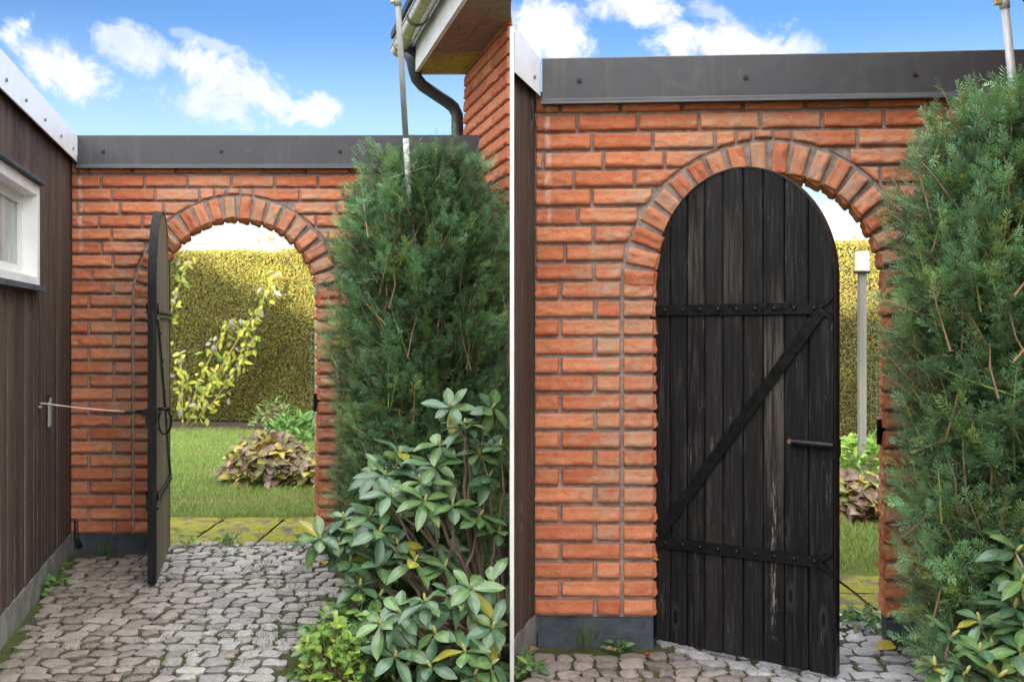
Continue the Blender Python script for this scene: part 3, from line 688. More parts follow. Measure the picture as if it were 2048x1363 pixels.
# ------------------------------------------------------------------ brick houses with eaves
def brick_house(k, Y0, cut, near_px, label):
    """corner of a brick house: face from far corner to near end, eaves, gutter and downpipe"""
    D = Y0 - YL                                   # shift in depth relative to the left courtyard
    yf = 5.96 + D; Fc = side(1.30, yf, k)
    if cut: Nc = np.array(plan(1019.2, 404.)); poly = [tuple(Fc), tuple(Nc), (-.012, 7.4), (-.30, 7.4)]
    else: Nc = side(1.30, yf - 2.6, k); poly = [tuple(Fc), tuple(Nc), tuple(Nc + (2.5, 0)), tuple(Fc + (2.5, 0))]
    root = thing('brick_house', label, 'house', (*((Fc + Nc) / 2), 0))
    e = (Nc - Fc); Ln = np.linalg.norm(e); e = e / Ln; nn = np.array([-e[1], e[0]]); nn = -nn if nn[0] > 0 else nn
    mb = MB(); rnd = random.Random(7); sd = 900
    ztop = 2.80
    def faceb(P, e, nn, Ln, z_from):
        nonlocal sd
        z = .10; i = 0
        while z < ztop - .02:
            if z > z_from:
                u = (-.12 if i % 2 else 0)
                while u < Ln:
                    a, b = max(u, 0), min(u + .230, Ln); sd += 1
                    if b - a > .02:
                        def Fm(x, y, n, a=a, z=z): return np.stack([P[0] + e[0] * (a + x) + nn[0] * n, P[1] + e[1] * (a + x) + nn[1] * n, z + y], -1)
                        tt = rnd.random(); rock(mb, Fm, b - a, min(BH, ztop - z), max(3, int((b - a) / .016)), 5, (tt * .8, .06, 0), sd, skirt=.012)
                    u += .2423
            z += PITCH; i += 1
    faceb(Fc, e, nn, Ln, 1.3 if cut else .05)
    if cut: faceb(Nc, np.array([0, 1.]), np.array([1., 0]), 2.3, 2.0)
    mb.build('brickwork', M['brick'], root, smooth=True)
    cen = np.mean(np.array(poly), 0)
    b = MB(); b.prism([tuple(np.array(p) + (cen - np.array(p)) * .02 + (0 if not cut else 0)) for p in poly], -.05, ztop - .002); b.build('wall', M['mortar'], root)
    # eaves
    zs = 2.775; yn = yf - (1.86 if cut else 2.9)
    fa = 1.007; A = side(fa, yf, k); B = side(fa, yn, k)
    if cut: sp = [tuple(A), tuple(side(1.33, yf, k)), (-.004, 5.3), (-.006, yn), tuple(B)]
    else: sp = [tuple(A), tuple(side(1.40, yf, k)), tuple(side(1.40, yn, k)), tuple(B)]
    so = MB(); n = 26
    for h, (q0, q1) in enumerate(((fa + .004, 1.155), (1.160, 1.33))):
        ys = np.linspace(yf, yn, n)
        G = []
        for q in (q0, q1):
            row = []
            for y in ys:
                p = side(q, y, k)
                if cut and p[0] > -.006: p = np.array([-.006, y])
                row.append((*p, zs + .004 * h))
            G.append(row)
        G = np.array(G); c = np.zeros(G.shape); c[..., 0] = np.clip(1 - (yf - G[..., 1]) / .55, 0, 1)
        so.grid(G, c.reshape(-1, 3), flip=True)
    so.build('soffit', M['soffit'], root)
    b = MB(); b.prism(sp, zs + .012, zs + .03); b.prism([tuple(side(.86, yf + .02, k))] + sp[1:-1] + [tuple(side(.86, yn, k))], 2.99, 3.03); b.build('roof', M['black'], root)
    b = MB(); b.prism([tuple(side(fa - .022, yf, k)), tuple(side(fa, yf, k)), tuple(side(fa, yn, k)), tuple(side(fa - .022, yn, k))], zs - .014, 2.985)
    b.prism([tuple(side(fa, yf - .0, k)), tuple(side(1.33, yf, k)), tuple(side(1.33, yf - .02, k)), tuple(side(fa, yf - .02, k))], zs - .004, 2.985); b.build('fascia', M['white'], root)
    # half-round gutter
    an = np.linspace(0, math.pi, 13); gc, gz, gr = .912, 2.935, .056
    ys = np.linspace(yf + .02, yn, 12)
    g = MB()
    def gpt(rad, t, y): p = side(gc + rad * math.cos(t), y, k); return (p[0], p[1], gz - rad * math.sin(t))
    for rad, fl in ((gr, False), (gr - .004, True)): g.grid(np.array([[gpt(rad, t, y) for y in ys] for t in an]), flip=fl)
    g.add([gpt(gr, t, yf + .02) for t in an], [tuple(range(13))])
    for t in (0, math.pi): g.tube([gpt(gr, t, yf + .02), gpt(gr, t, yn)], .006, 6)
    go = g.build('gutter', M['gutter'], root, smooth=True)
    for y in (yf - .12, yf - .62, yf - 1.12):
        q = MB(); q.grid(np.array([[gpt(gr + r_, t, y + dy) for t in an] for r_, dy in ((.001, -.014), (.005, -.014), (.005, .014), (.001, .014))])); q.build('gutter_bracket', M['pipe'], go)
    d = MB(); pp = [(.945, yf - .10, 2.90), (.975, yf - .08, 2.84), (.985, yf - .08, 2.77), (1.0, yf - .06, 2.735), (1.04, yf - .03, 2.70), (1.20, yf + .03, 2.615), (1.24, yf + .04, 2.585), (1.262, yf + .045, 2.54), (1.264, yf + .045, 2.45), (1.264, yf + .045, .1)]
    d.tube([(*side(a, y, k), z) for a, y, z in pp], [.048, .042] + [.037] * 8, 14); dp = d.build('downpipe', M['pipe'], root, smooth=True)
    c = MB(); p = side(1.264, yf + .045, k); c.tube([(*p, 2.36), (*p, 2.385)], .042, 14); c.build('pipe_clip', M['pipe'], dp)
    return root
brick_house(KL, YL, True, 1020, 'red brick house corner with stained soffit with painted yellow sunlight, gutter and dark downpipe above the left yew')
brick_house(KR, YR, False, 0, 'brick house whose dark downpipe just enters the top right corner')

# ------------------------------------------------------------------ poles
def pole(p_top, p_mid, r, label, end='paint'):
    p_top, p_mid = np.array(p_top), np.array(p_mid); d = (p_mid - p_top) / (p_top[2] - p_mid[2])
    foot = p_mid + d * p_mid[2]; top = p_top - d * .35
    root = thing('leaning_pole', label, 'pole', foot)
    q = MB(); q.tube([p_mid + d * -.32, top], r, 12); q.tube([p_top - d * .01, p_top + d * .03], r * 1.25, 12); q.build('tube', M['pole'], root, smooth=True)
    q = MB(); q.tube([foot, p_mid + d * -.32], r * 1.03, 12); q.build('painted_end', M[end], root, smooth=True)
    q = MB(); q.box((-.03, -.012, -.03), (-r, .012, .012), fn=lambda x, y, z: tuple(p_top + (0, 0, .012) + np.array([x, y, z]))); q.build('bracket', M['brass'], root)
pole(at(795, -2, 4.46), at(820, 420, 4.60), .0135, 'thin grey metal pole leaning up out of the left yew past the gutter')
pole(at(2008, -2, 3.25), at(2021, 125, 3.265), .0128, 'grey metal pole rising out of the right yew at the right edge', 'pole')

# ------------------------------------------------------------------ yews
def sprig_template(seed, nn=12, L=.062):
    r = np.random.default_rng(seed); Q = []
    for i in range(nn):
        t = (i + .5) / nn; s = 1 if i % 2 else -1
        base = np.array([0, t * L, -.10 * t * t * L])
        ln = .0295 * (1 - .45 * max(0, t - .6) / .4) * r.uniform(.8, 1.15) * (.6 + .4 * min(1, t * 4))
        d = unit(np.array([s * (1 - .5 * t), .30 + .8 * t + r.uniform(-.2, .2), r.uniform(-.25, .55)]))
        w = unit(np.cross(d, [0, 0, 1.])) * .0019
        Q.append([base - w * .7, base + d * ln * .55 - w, base + d * ln, base + d * ln * .5 + w])
    st = .0013
    Q.append([(-st, 0, 0), (st, 0, 0), (st * .5, L, -.1 * L), (-st * .5, L, -.1 * L)])
    return np.array(Q)
TPL = [sprig_template(s) for s in range(6)]
def frames(d, r):
    d = unit(d); a = r.normal(size=d.shape) * .55 + np.array([0, 0, 1.]); x = unit(np.cross(d, a)); z = np.cross(x, d)
    return np.stack([x, d, z], -1)               # columns
def yew(cx, cy, rx, ry, h, prof, nshoots, label, seed, xmax=None, size=1.0):
    r = np.random.default_rng(seed)
    root = thing('yew_bush', label, 'shrub', (cx, cy, 0))
    SP, SD, SL, SC = [], [], [], []; stems = MB(); tall = stems
    for i in range(nshoots):
        z = h * (r.random() ** .85) * .97 + .06
        th = r.uniform(0, 2 * math.pi)
        if r.random() < .55: th = -math.pi / 2 + r.normal() * .75          # denser on the open side
        R0 = np.interp(z / h, prof[0], prof[1]) * (1 + .16 * (vnoise(np.array([math.cos(th) * 3.4 + 5, math.sin(th) * 3.4 + 5, z * 4.2 + seed])) - .5) * 2)
        topk = max(0, (z / h - .80) / .2)
        rad = R0 * (r.uniform(.86, 1.0) if r.random() < .8 else r.uniform(.5, .86)) * (1 if topk == 0 else math.sqrt(r.random()) ** topk)
        tip = np.array([cx + rx * rad * math.cos(th), cy + ry * rad * math.sin(th), z])
        out = np.array([math.cos(th), math.sin(th), 0])
        dirn = unit(out * r.uniform(.5, 1.0) + np.array([0, 0, r.uniform(.25, 1.0)]) + r.normal(size=3) * .25)
        ln = r.uniform(.09, .17) * size; long = r.random() < .05
        if long: ln *= 1.7; dirn = unit(dirn + np.array([0, 0, 1.5])); tip = tip + np.array([0, 0, .05])
        base = tip - dirn * ln
        m = int(ln / (.0135 * size)); t = np.sort(r.uniform(.05, 1, m)); pts = base + dirn * (ln * t)[:, None]
        rv = r.normal(size=(m, 3)); rv = unit(rv - (rv @ dirn)[:, None] * dirn)
        sd = unit(rv * (1 - .4 * t)[:, None] + dirn * (.25 + .6 * t)[:, None] + out * .25 + np.array([0, 0, .12]))
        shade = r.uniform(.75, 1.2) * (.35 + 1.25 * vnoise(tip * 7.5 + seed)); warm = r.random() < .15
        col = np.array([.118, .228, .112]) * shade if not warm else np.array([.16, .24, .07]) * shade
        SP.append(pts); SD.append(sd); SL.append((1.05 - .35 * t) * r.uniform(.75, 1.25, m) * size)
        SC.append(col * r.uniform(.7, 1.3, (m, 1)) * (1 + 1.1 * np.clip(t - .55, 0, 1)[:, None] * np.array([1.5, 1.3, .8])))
        SP.append(tip[None]); SD.append(dirn[None]); SL.append(np.array([.9 * size])); SC.append((col * 1.7)[None])
        tgt = tall if long else stems
        c = np.array([.34, .21, .11]) if r.random() < .6 else np.array([.26, .30, .08])
        tgt.tube([base - dirn * .06, base + dirn * ln * .5 + r.normal(size=3) * .004, tip + dirn * .02], [.0036, .0026, .0012], 5, col=c)
    for i in range(9):                                                        # bare brown shoots standing in the foliage
        th = -math.pi / 2 + r.normal() * .8; z = r.uniform(.5, h * .9); R0 = np.interp(z / h, prof[0], prof[1]) * .95
        p = np.array([cx + rx * R0 * math.cos(th), cy + ry * R0 * math.sin(th), z]); dd = np.array([r.normal() * .06, .07, .16 + .16 * r.random()])
        tall.tube([p - dd * .5, p + r.normal(size=3) * .008, p + dd * .5], [.0036, .0032, .002], 6, col=np.array([.26, .16, .09]) * r.uniform(.6, 1.1))
    P = np.concatenate(SP); D = np.concatenate(SD); S = np.concatenate(SL); C = np.concatenate(SC)
    if xmax is not None:
        ok = P[:, 0] < xmax; P, D, S, C = P[ok], D[ok], S[ok], C[ok]
    Fm = frames(D, r); V, CC = [], []
    ti = r.integers(0, len(TPL), len(P))
    for k in range(len(TPL)):
        mk = ti == k
        q = np.einsum('nij,qvj->nqvi', Fm[mk] * S[mk][:, None, None], TPL[k]) + P[mk][:, None, None]
        V.append(q.reshape(-1, 4, 3)); CC.append(np.repeat(C[mk], TPL[k].shape[0], 0))
    V = np.concatenate(V); CC = np.concatenate(CC)
    # inner twig mass: coarse dark foliage closing the heart of the bush
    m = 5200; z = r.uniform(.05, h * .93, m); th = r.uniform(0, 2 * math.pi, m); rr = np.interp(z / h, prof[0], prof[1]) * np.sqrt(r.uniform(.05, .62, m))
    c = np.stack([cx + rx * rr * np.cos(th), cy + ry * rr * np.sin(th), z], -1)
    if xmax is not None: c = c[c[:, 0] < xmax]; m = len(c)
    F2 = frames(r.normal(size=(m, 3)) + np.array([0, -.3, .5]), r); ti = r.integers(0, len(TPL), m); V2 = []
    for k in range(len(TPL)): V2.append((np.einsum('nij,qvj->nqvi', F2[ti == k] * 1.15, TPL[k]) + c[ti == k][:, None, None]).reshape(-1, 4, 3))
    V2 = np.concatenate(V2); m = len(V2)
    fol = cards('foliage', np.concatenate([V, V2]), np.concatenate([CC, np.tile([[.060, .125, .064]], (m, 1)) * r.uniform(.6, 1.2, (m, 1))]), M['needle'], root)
    st = MB()
    for i in range(7):
        a = r.uniform(0, 6.28); x, y = .12 * math.cos(a), .12 * math.sin(a); w = r.uniform(.3, .6)
        st.tube([(cx + x * .5, cy + y * .5, -.02), (cx + x * 1.4, cy + y * 1.4, h * .35), (cx + x * 2.2, cy + y * 2.2, h * .8)], [.022, .015, .006], 7, col=(.3, .18, .1))
    bark = M['bark']
    st.build('trunk', bark, root)
    ml = M['needle']
    stems.build('twigs', M['stem'], root); 
    return root
def m_stem():
    m, nt, b = newmat('young_stems'); T = NT(nt); T.put(b.inputs['Base Color'], T.attr()); b.inputs['Roughness'].default_value = .7; return m
M['stem'] = m_stem()
profL = ([0, .08, .2, .45, .7, .86, .95, 1.0], [.62, .72, .90, 1.0, 1.0, .97, .90, .72])
yew(at(850, 0, 4.86)[0], 4.86, .475, .42, 2.12, profL, 2100, 'tall dark green yew right of the left archway, behind the rhododendron', 21, xmax=-.012)
profR = ([0, .08, .2, .45, .7, .86, .95, 1.0], [.70, .74, .84, .93, .95, .90, .82, .66])
yew(at(2030, 0, 3.42)[0], 3.42, .44, .40, 2.08, profR, 2100, 'tall dark green yew at the right edge beside the right archway', 35)

# ------------------------------------------------------------------ leaves with shape
def leaf_grids(P, D, Nn, Ls, Ws, r, droop=.25, fold=.25, na=7, pw=.8):
    n = len(P); t = np.linspace(0, 1, na); w = np.sin(math.pi * np.clip(t, .0, 1) ** pw) ** .75; w[0] = .06; w[-1] = .02
    D = unit(D); X = unit(np.cross(D, Nn)); Z = np.cross(X, D)
    if np.ndim(droop) == 0: droop = droop * r.uniform(.2, 1.9, n)[:, None]
    cr = np.array([-1, -.5, 0, .5, 1.])
    lon = (Ls[:, None] * t[None]); side_ = Ws[:, None, None] * .5 * w[None, :, None] * cr[None, None]
    dz = -droop * Ls[:, None] * t[None] ** 2 + .02 * Ls[:, None] * np.sin(t[None] * 9 + r.uniform(0, 6, n)[:, None])
    up = np.abs(cr)[None, None] * Ws[:, None, None] * .5 * fold * w[None, :, None]
    G = P[:, None, None] + D[:, None, None] * lon[:, :, None, None] + X[:, None, None] * side_[..., None] + Z[:, None, None] * (dz[:, :, None] + up)[..., None]
    return G
def rhododendron(centers, root_pt, label, seed, n_hidden=0, extra=None, xmax=None, Lm=.112):
    r = np.random.default_rng(seed)
    root = thing('rhododendron', label, 'shrub', root_pt)
    GP, GD, GN, GL_, GW, GC = [], [], [], [], [], []; st = MB()
    root_pt = np.array(root_pt)
    for c in centers:
        c = np.array(c[:3]); 
        ax = unit(np.array([r.normal() * .35, -.35 + r.normal() * .25, 1.0]))
        n = r.integers(8, 13); a0 = r.uniform(0, 6.28)
        u = unit(np.cross(ax, [1, .2, 0])); v = np.cross(ax, u)
        for i in range(n):
            a = a0 + i * 2.4 + r.normal() * .15; lay = i / n
            el = .45 - .95 * lay + r.normal() * .14
            d = unit(u * math.cos(a) + v * math.sin(a) + ax * el)
            GP.append(c + ax * (-.012 * lay) + d * .008); GD.append(d); GN.append(unit(ax + d * -.2)); GL_.append(Lm * r.uniform(.55, 1.15)); GW.append(Lm * r.uniform(.36, .44))
            yel = r.random() < .022 * (1 + 2 * lay)
            base = np.array([.12, .215, .08]) if r.random() < .5 else np.array([.085, .17, .092])
            if yel: base = np.array([.34, .33, .05])
            GC.append(base * r.uniform(.75, 1.25))
        st.tube([c - ax * .012, c + ax * .006, c + ax * .022, c + ax * .03], [.004, .0065, .005, .001], 7, col=(.42, .40, .13))
        dirr = c - root_pt; mid = root_pt + dirr * r.uniform(.45, .65) + np.array([r.normal() * .03, r.normal() * .03, -.10 * np.linalg.norm(dirr[:2])])
        p = [root_pt + r.normal(size=3) * np.array([.05, .05, 0]), mid, mid + (c - mid) * .55 + r.normal(size=3) * .018, c - ax * .01]
        q = []
        for t in np.linspace(0, 1, 11):
            i = min(int(t * 3), 2); f = t * 3 - i; P0_, P1_, P2_, P3_ = p[max(i - 1, 0)], p[i], p[i + 1], p[min(i + 2, 3)]
            q.append(.5 * (2 * P1_ + (P2_ - P0_) * f + (2 * P0_ - 5 * P1_ + 4 * P2_ - P3_) * f * f + (3 * P1_ - P0_ - 3 * P2_ + P3_) * f ** 3))
        q = np.array(q); q[:, 2] = np.maximum(q[:, 2], 0.0); q[1:-1] += r.normal(size=(9, 3)) * .006
        st.tube(list(q), np.linspace(.0095, .0035, 11), 7, col=np.array([.34, .24, .18]) * r.uniform(.7, 1.2))
    A = [np.array(x) for x in (GP, GD, GN, GL_, GW, GC)]
    G = leaf_grids(A[0], A[1], A[2], A[3], A[4], r, droop=.22, fold=.22, pw=1.15)
    if xmax is not None: ok = (G[..., 0].max((1, 2)) < xmax); G = G[ok]; A[5] = A[5][ok]
    leaves('leaves', G, A[5], M['rleaf'], root)
    st.build('branches', M['stem'], root, smooth=True)
    return root
r = np.random.default_rng(2)
# left rhododendron: rosettes read off the bush, each at its own depth
cl = [(985,815,4.05),(930,850,4.0),(900,815,4.15),(880,890,4.0),(1000,890,3.95),(960,905,4.0),(870,930,3.95),(800,905,4.05),(770,950,4.0),(840,960,3.9),(780,990,3.9),(850,1000,3.85),
      (740,1030,3.95),(690,1035,4.0),(720,1075,3.9),(760,1060,3.85),(680,1085,3.95),(795,1085,3.9),(862,1215,3.7),(760,1190,3.8),(720,1230,3.8),(990,1240,3.75),(940,1215,3.8),
      (880,1275,3.7),(800,1265,3.75),(770,1290,3.7),(840,1310,3.65),(740,1330,3.65),(690,1265,3.8),(895,1330,3.6),(960,1310,3.7),(1000,1310,3.72),(920,1370,3.6),(790,1360,3.6),(990,1375,3.7),(850,1200,3.5),(905,1190,3.5),(800,1225,3.52),(870,1262,3.45),(940,1175,3.5),(985,1165,3.55),(985,1255,3.45),(930,1300,3.4),(985,1325,3.4),(860,1330,3.4),(790,1310,3.45),(760,1245,3.5),(950,1345,3.38),(905,1010,3.9),(960,1030,3.95),(640,1075,3.9),(830,1120,3.85),(760,1130,3.85),(700,1120,3.9),(890,1130,3.9),(720,1170,3.8),(1000,1060,3.95),(980,950,4.0),(850,1390,3.55)]
cl = [at(*c) for c in cl]
cl += [np.array([r.uniform(-.62, -.06), r.uniform(3.95, 4.35), r.uniform(.25, .8)]) for _ in range(5)]
rhododendron(cl, (-.10, 4.15, 0), 'glossy leaved rhododendron in front of the left yew, spreading over the cobbles', 3, xmax=-.008)
cr = [(1985,1290,3.05),(1905,1270,3.1),(1960,1240,3.1),(2030,1210,3.05),(2035,1100,3.1),(2045,1065,3.15),(2010,1140,3.15),(2045,1160,3.05),(2040,1300,2.95),(1870,1330,3.0),(1930,1345,2.95),(2000,1350,2.9),(1960,1300,3.0),(2050,1250,3.0),(1890,1375,2.9),(2055,1370,2.9),(1985,1400,2.9)]
rhododendron([at(*c) for c in cr] + [np.array([r.uniform(1.5, 1.9), r.uniform(2.9, 3.15), r.uniform(.1, .55)]) for _ in range(8)], (1.72, 3.06, 0), 'glossy leaved rhododendron in the bottom right corner below the right yew', 9, Lm=.102)

# ------------------------------------------------------------------ low leafy plants
def clump(name, label, cat, cen, rx, ry, h, n, L, W, cols, seed, mat='leaf', up=.8, stems=True, group=None, xmax=None, droop=.3, dome=True, zfloor=0.):
    r = np.random.default_rng(seed); cen = np.array(cen, float)
    root = thing(name, label, cat, cen, group)
    th = r.uniform(0, 6.283, n); q = np.sqrt(r.random(n)); hz = np.sqrt(np.maximum(0, 1 - q ** 2)) * r.uniform(.35, 1, n) ** .6 if dome else r.random(n)
    P = cen + np.stack([rx * q * np.cos(th), ry * q * np.sin(th), h * hz * (.85 + .3 * vnoise(np.stack([q * np.cos(th) * 3, q * np.sin(th) * 3, q * 0 + seed], -1)))], -1)
    D = np.stack([np.cos(th) * q + r.normal(size=n) * .6, np.sin(th) * q + r.normal(size=n) * .6 - .25, r.normal(size=n) * .45 + up * .3], -1)
    Nn = unit(np.stack([r.normal(size=n) * .5, r.normal(size=n) * .5 - .45, np.full(n, 1.)], -1))
    G = leaf_grids(P, D, Nn, L * r.uniform(.6, 1.3, n), W * r.uniform(.7, 1.25, n), r, droop=droop, fold=.2, na=6)
    G[..., 2] = np.maximum(G[..., 2], zfloor + .004)
    C = np.array(cols)[r.integers(0, len(cols), n)] * r.uniform(.7, 1.3, (n, 1))
    if xmax is not None: ok = G[..., 0].max((1, 2)) < xmax; G = G[ok]; C = C[ok]
    leaves('leaves', G, C, M[mat], root)
    if stems:
        st = MB()
        for i in range(min(n, 90)):
            st.tube([cen + (P[i] - cen) * np.array([.25, .25, 0]), cen + (P[i] - cen) * np.array([.7, .7, .55]), P[i]], [.003, .0025, .0015], 4, col=np.array([.20, .15, .08]))
        st.build('stems', M['stem'], root)
    return root
GREEN = [(.10, .21, .045), (.14, .27, .05), (.07, .16, .04), (.20, .30, .06)]
clump('creeping_shrub', 'low round-leaved green shrub creeping over the cobbles below the left rhododendron', 'shrub', (*at(700, 0, 3.74)[:2], 0), .19, .24, .25, 330, .042, .032, GREEN, 4, mat='rleaf')
clump('creeping_shrub', 'bright light green shrub with small round leaves at the bottom edge of the left cobbles', 'shrub', (*at(672, 0, 3.52)[:2], 0), .12, .18, .24, 260, .034, .028, [(.22, .34, .05), (.17, .30, .05), (.30, .40, .06), (.12, .24, .05)], 6)
AUT = [(.26, .17, .12), (.34, .25, .18), (.21, .13, .10), (.42, .33, .07), (.30, .21, .16), (.17, .17, .07), (.46, .40, .10), (.26, .26, .10)]
clump('autumn_perennial', 'dome of brown and yellow withered leaves on the lawn seen through the left arch', 'plant', at(540, 955, F / 246) * (1, 1, 0), .35, .33, .39, 640, .085, .075, AUT, 12, stems=False, droop=.5)
clump('autumn_perennial', 'smaller withered yellow brown plant beside the big leafy dome and left arch jamb', 'plant', at(628, 955, F / 250) * (1, 1, 0), .19, .2, .24, 200, .08, .07, AUT, 15, stems=False, droop=.5)
clump('autumn_perennial', 'mound of curled brown leaves on the lawn right of the nearly closed gate', 'plant', at(1722, 1025, F / 300) * (1, 1, 0), .27, .26, .27, 420, .095, .085, AUT, 18, stems=False, droop=.55)
clump('green_perennial', 'bushy green long-leaved plant between leafy dome and hedge through the left arch', 'plant', at(590, 880, F / 178) * (1, 1, 0), .30, .28, .27, 260, .14, .042, [(.12, .25, .05), (.17, .31, .07), (.09, .20, .05)], 19, stems=False, up=1.6)
clump('green_perennial', 'sparse pale green stalky plant before the hedge, behind the bushy green perennial', 'plant', at(548, 850, F / 160) * (1, 1, 0), .24, .2, .36, 110, .09, .026, [(.22, .30, .10), (.28, .34, .12), (.16, .26, .07)], 20, up=1.8)
clump('green_perennial', 'low bright green plants round the foot of the lamp post beyond the right arch', 'plant', at(1715, 915, F / 222) * (1, 1, 0), .42, .34, .27, 380, .12, .04, [(.17, .33, .05), (.24, .40, .07), (.30, .42, .06)], 22, stems=False, up=1.5)
# weeds on the paving
WG = [(.10, .19, .05), (.15, .26, .06), (.08, .16, .05)]
for i, (px, py, s, rx, h, n, L, lab) in enumerate([
    (95, 1178, 414, .085, .05, 42, .06, 'dark green rosette weed at the foot of the brown boarded wing'),
    (112, 1132, 380, .05, .04, 26, .04, 'small light green weed in the inner corner by the left plinth'),
    (372, 1090, 345, .035, .09, 16, .07, 'upright pale weed on the cobbles in the left gateway'),
    (455, 1088, 342, .05, .05, 20, .05, 'low green weed beside the mossy slabs in the left gateway'),
    (640, 1093, 346, .10, .07, 60, .06, 'green weed tuft at the right jamb of the left gateway'),
    (1048, 1345, 545, .06, .06, 34, .045, 'round-leaved weed at the foot of the dark boarded wall end'),
    (1232, 1302, 506, .04, .03, 20, .035, 'small broad-leaved weed under the plinth of the right wall'),
    (1735, 1270, 470, .10, .07, 70, .05, 'clump of light green weeds in the right gateway beside the gate edge')]):
    p = at(px, py, F / s); p[2] = 0
    clump('weed', lab, 'weed', p, rx, rx, h, n, L, L * .5, WG if i != 2 else [(.25, .34, .06)], 40 + i, stems=False, up=1.2, droop=.4)
def blades(P, hgt, wid, r, lean=.5):
    n = len(P); a = r.uniform(0, 6.283, n); d = np.stack([np.cos(a), np.sin(a)], -1); l = r.uniform(0, lean, n) * hgt
    s = np.stack([-d[:, 1], d[:, 0], np.zeros(n)], -1) * wid[:, None]
    tip = P + np.stack([d[:, 0] * l, d[:, 1] * l, hgt], -1); mid = P + np.stack([d[:, 0] * l * .35, d[:, 1] * l * .35, hgt * .6], -1)
    return np.stack([P - s, mid - s * .7, tip, mid + s * .7], 1)
def tuft(px, py, s, n, rad, h, lab, seed):
    r = np.random.default_rng(seed); p = at(px, py, F / s); p[2] = 0
    P = p + np.concatenate([r.normal(size=(n, 2)) * rad, np.zeros((n, 1))], 1)
    o = cards('grass_tuft', blades(P, h * r.uniform(.4, 1, n), np.full(n, .0016), r, .7), np.array([[.12, .19, .05]]) * r.uniform(.6, 1.4, (n, 1)), M['grass'])
    tag(o, lab, 'grass tuft')
tuft(212, 1106, 360, 60, .022, .11, 'upright grass tuft growing against the dark plinth left of the open gate', 3)
tuft(1172, 1300, 507, 70, .02, .13, 'grass tuft growing against the dark plinth left of the nearly closed gate', 5)
tuft(255, 1112, 363, 40, .03, .05, 'short grass tuft between the plinth and the open gate', 7)
tuft(1788, 1290, 500, 50, .02, .06, 'grass tuft at the foot of the right jamb plinth', 8)

# yellow-leaved shrubs along the hedge
YEL = [(.42, .42, .05), (.50, .46, .06), (.30, .38, .06), (.24, .34, .06), (.32, .28, .26), (.46, .50, .10)]
def wand(label, foot, paths, seed, n, L=.11):
    r = np.random.default_rng(seed); root = thing('yellow_shrub', label, 'shrub', foot); st = MB(); P, D = [], []
    for pth in paths:
        p = [np.array(q) for q in pth]
        st.tube(p, np.linspace(.0085, .003, len(p)), 6, col=(.44, .38, .12))
        for _ in range(int(n / len(paths))):
            t = (1 - r.random() ** 1.3 * .88) * (len(p) - 1); i = min(int(t), len(p) - 2); c = p[i] + (p[i + 1] - p[i]) * (t - i)
            sprd = .03 + .075 * (1 - t / (len(p) - 1))
            P.append(c + r.normal(size=3) * np.array([sprd, .07, sprd * .8])); D.append([r.normal() * .7, r.normal() * .5, -.55 + r.normal() * .4])
    P, D = np.array(P), np.array(D); m = len(P); P[:, 2] = np.maximum(P[:, 2], .1)
    Nn = unit(np.stack([r.normal(size=m) * .4, np.full(m, -1.), r.normal(size=m) * .4 + .5], -1))
    G = leaf_grids(P, D, Nn, L * r.uniform(.6, 1.25, m), L * .5 * r.uniform(.7, 1.2, m), r, droop=.2, fold=.25, na=6)
    leaves('leaves', G, np.array(YEL)[r.integers(0, len(YEL), m)] * r.uniform(.8, 1.2, (m, 1)), M['leaf'], root)
    st.build('stems', M['stem'], root, smooth=True)
Yh = 12.75
wand('slanting shrub with yellow leaves leaning right across the hedge', at(372, 850, Yh) * (1, 1, 0), [[at(372, 852, Yh) * (1, 1, 0), at(420, 770, Yh), at(475, 680, Yh), at(520, 610, Yh), at(552, 545, Yh)], [at(372, 852, Yh) * (1, 1, 0), at(400, 800, Yh), at(440, 745, Yh), at(495, 640, Yh)], [at(380, 852, Yh) * (1, 1, 0), at(430, 800, Yh), at(470, 740, Yh), at(512, 672, Yh)], [at(372, 852, Yh) * (1, 1, 0), at(395, 770, Yh), at(432, 690, Yh), at(462, 640, Yh)]], 5, 270, .10)
wand('tall yellow-leaved stem against the hedge directly beside the open gate', at(322, 850, Yh) * (1, 1, 0), [[at(318, 852, Yh) * (1, 1, 0), at(325, 720, Yh), at(345, 610, Yh), at(378, 515, Yh)]], 6, 60, .095)
wand('short upright shrub with yellow leaves at the hedge foot near the open gate', at(362, 850, Yh - .1) * (1, 1, 0), [[at(366, 852, Yh - .1) * (1, 1, 0), at(364, 780, Yh - .1), at(362, 705, Yh - .1)]], 7, 46, .10)

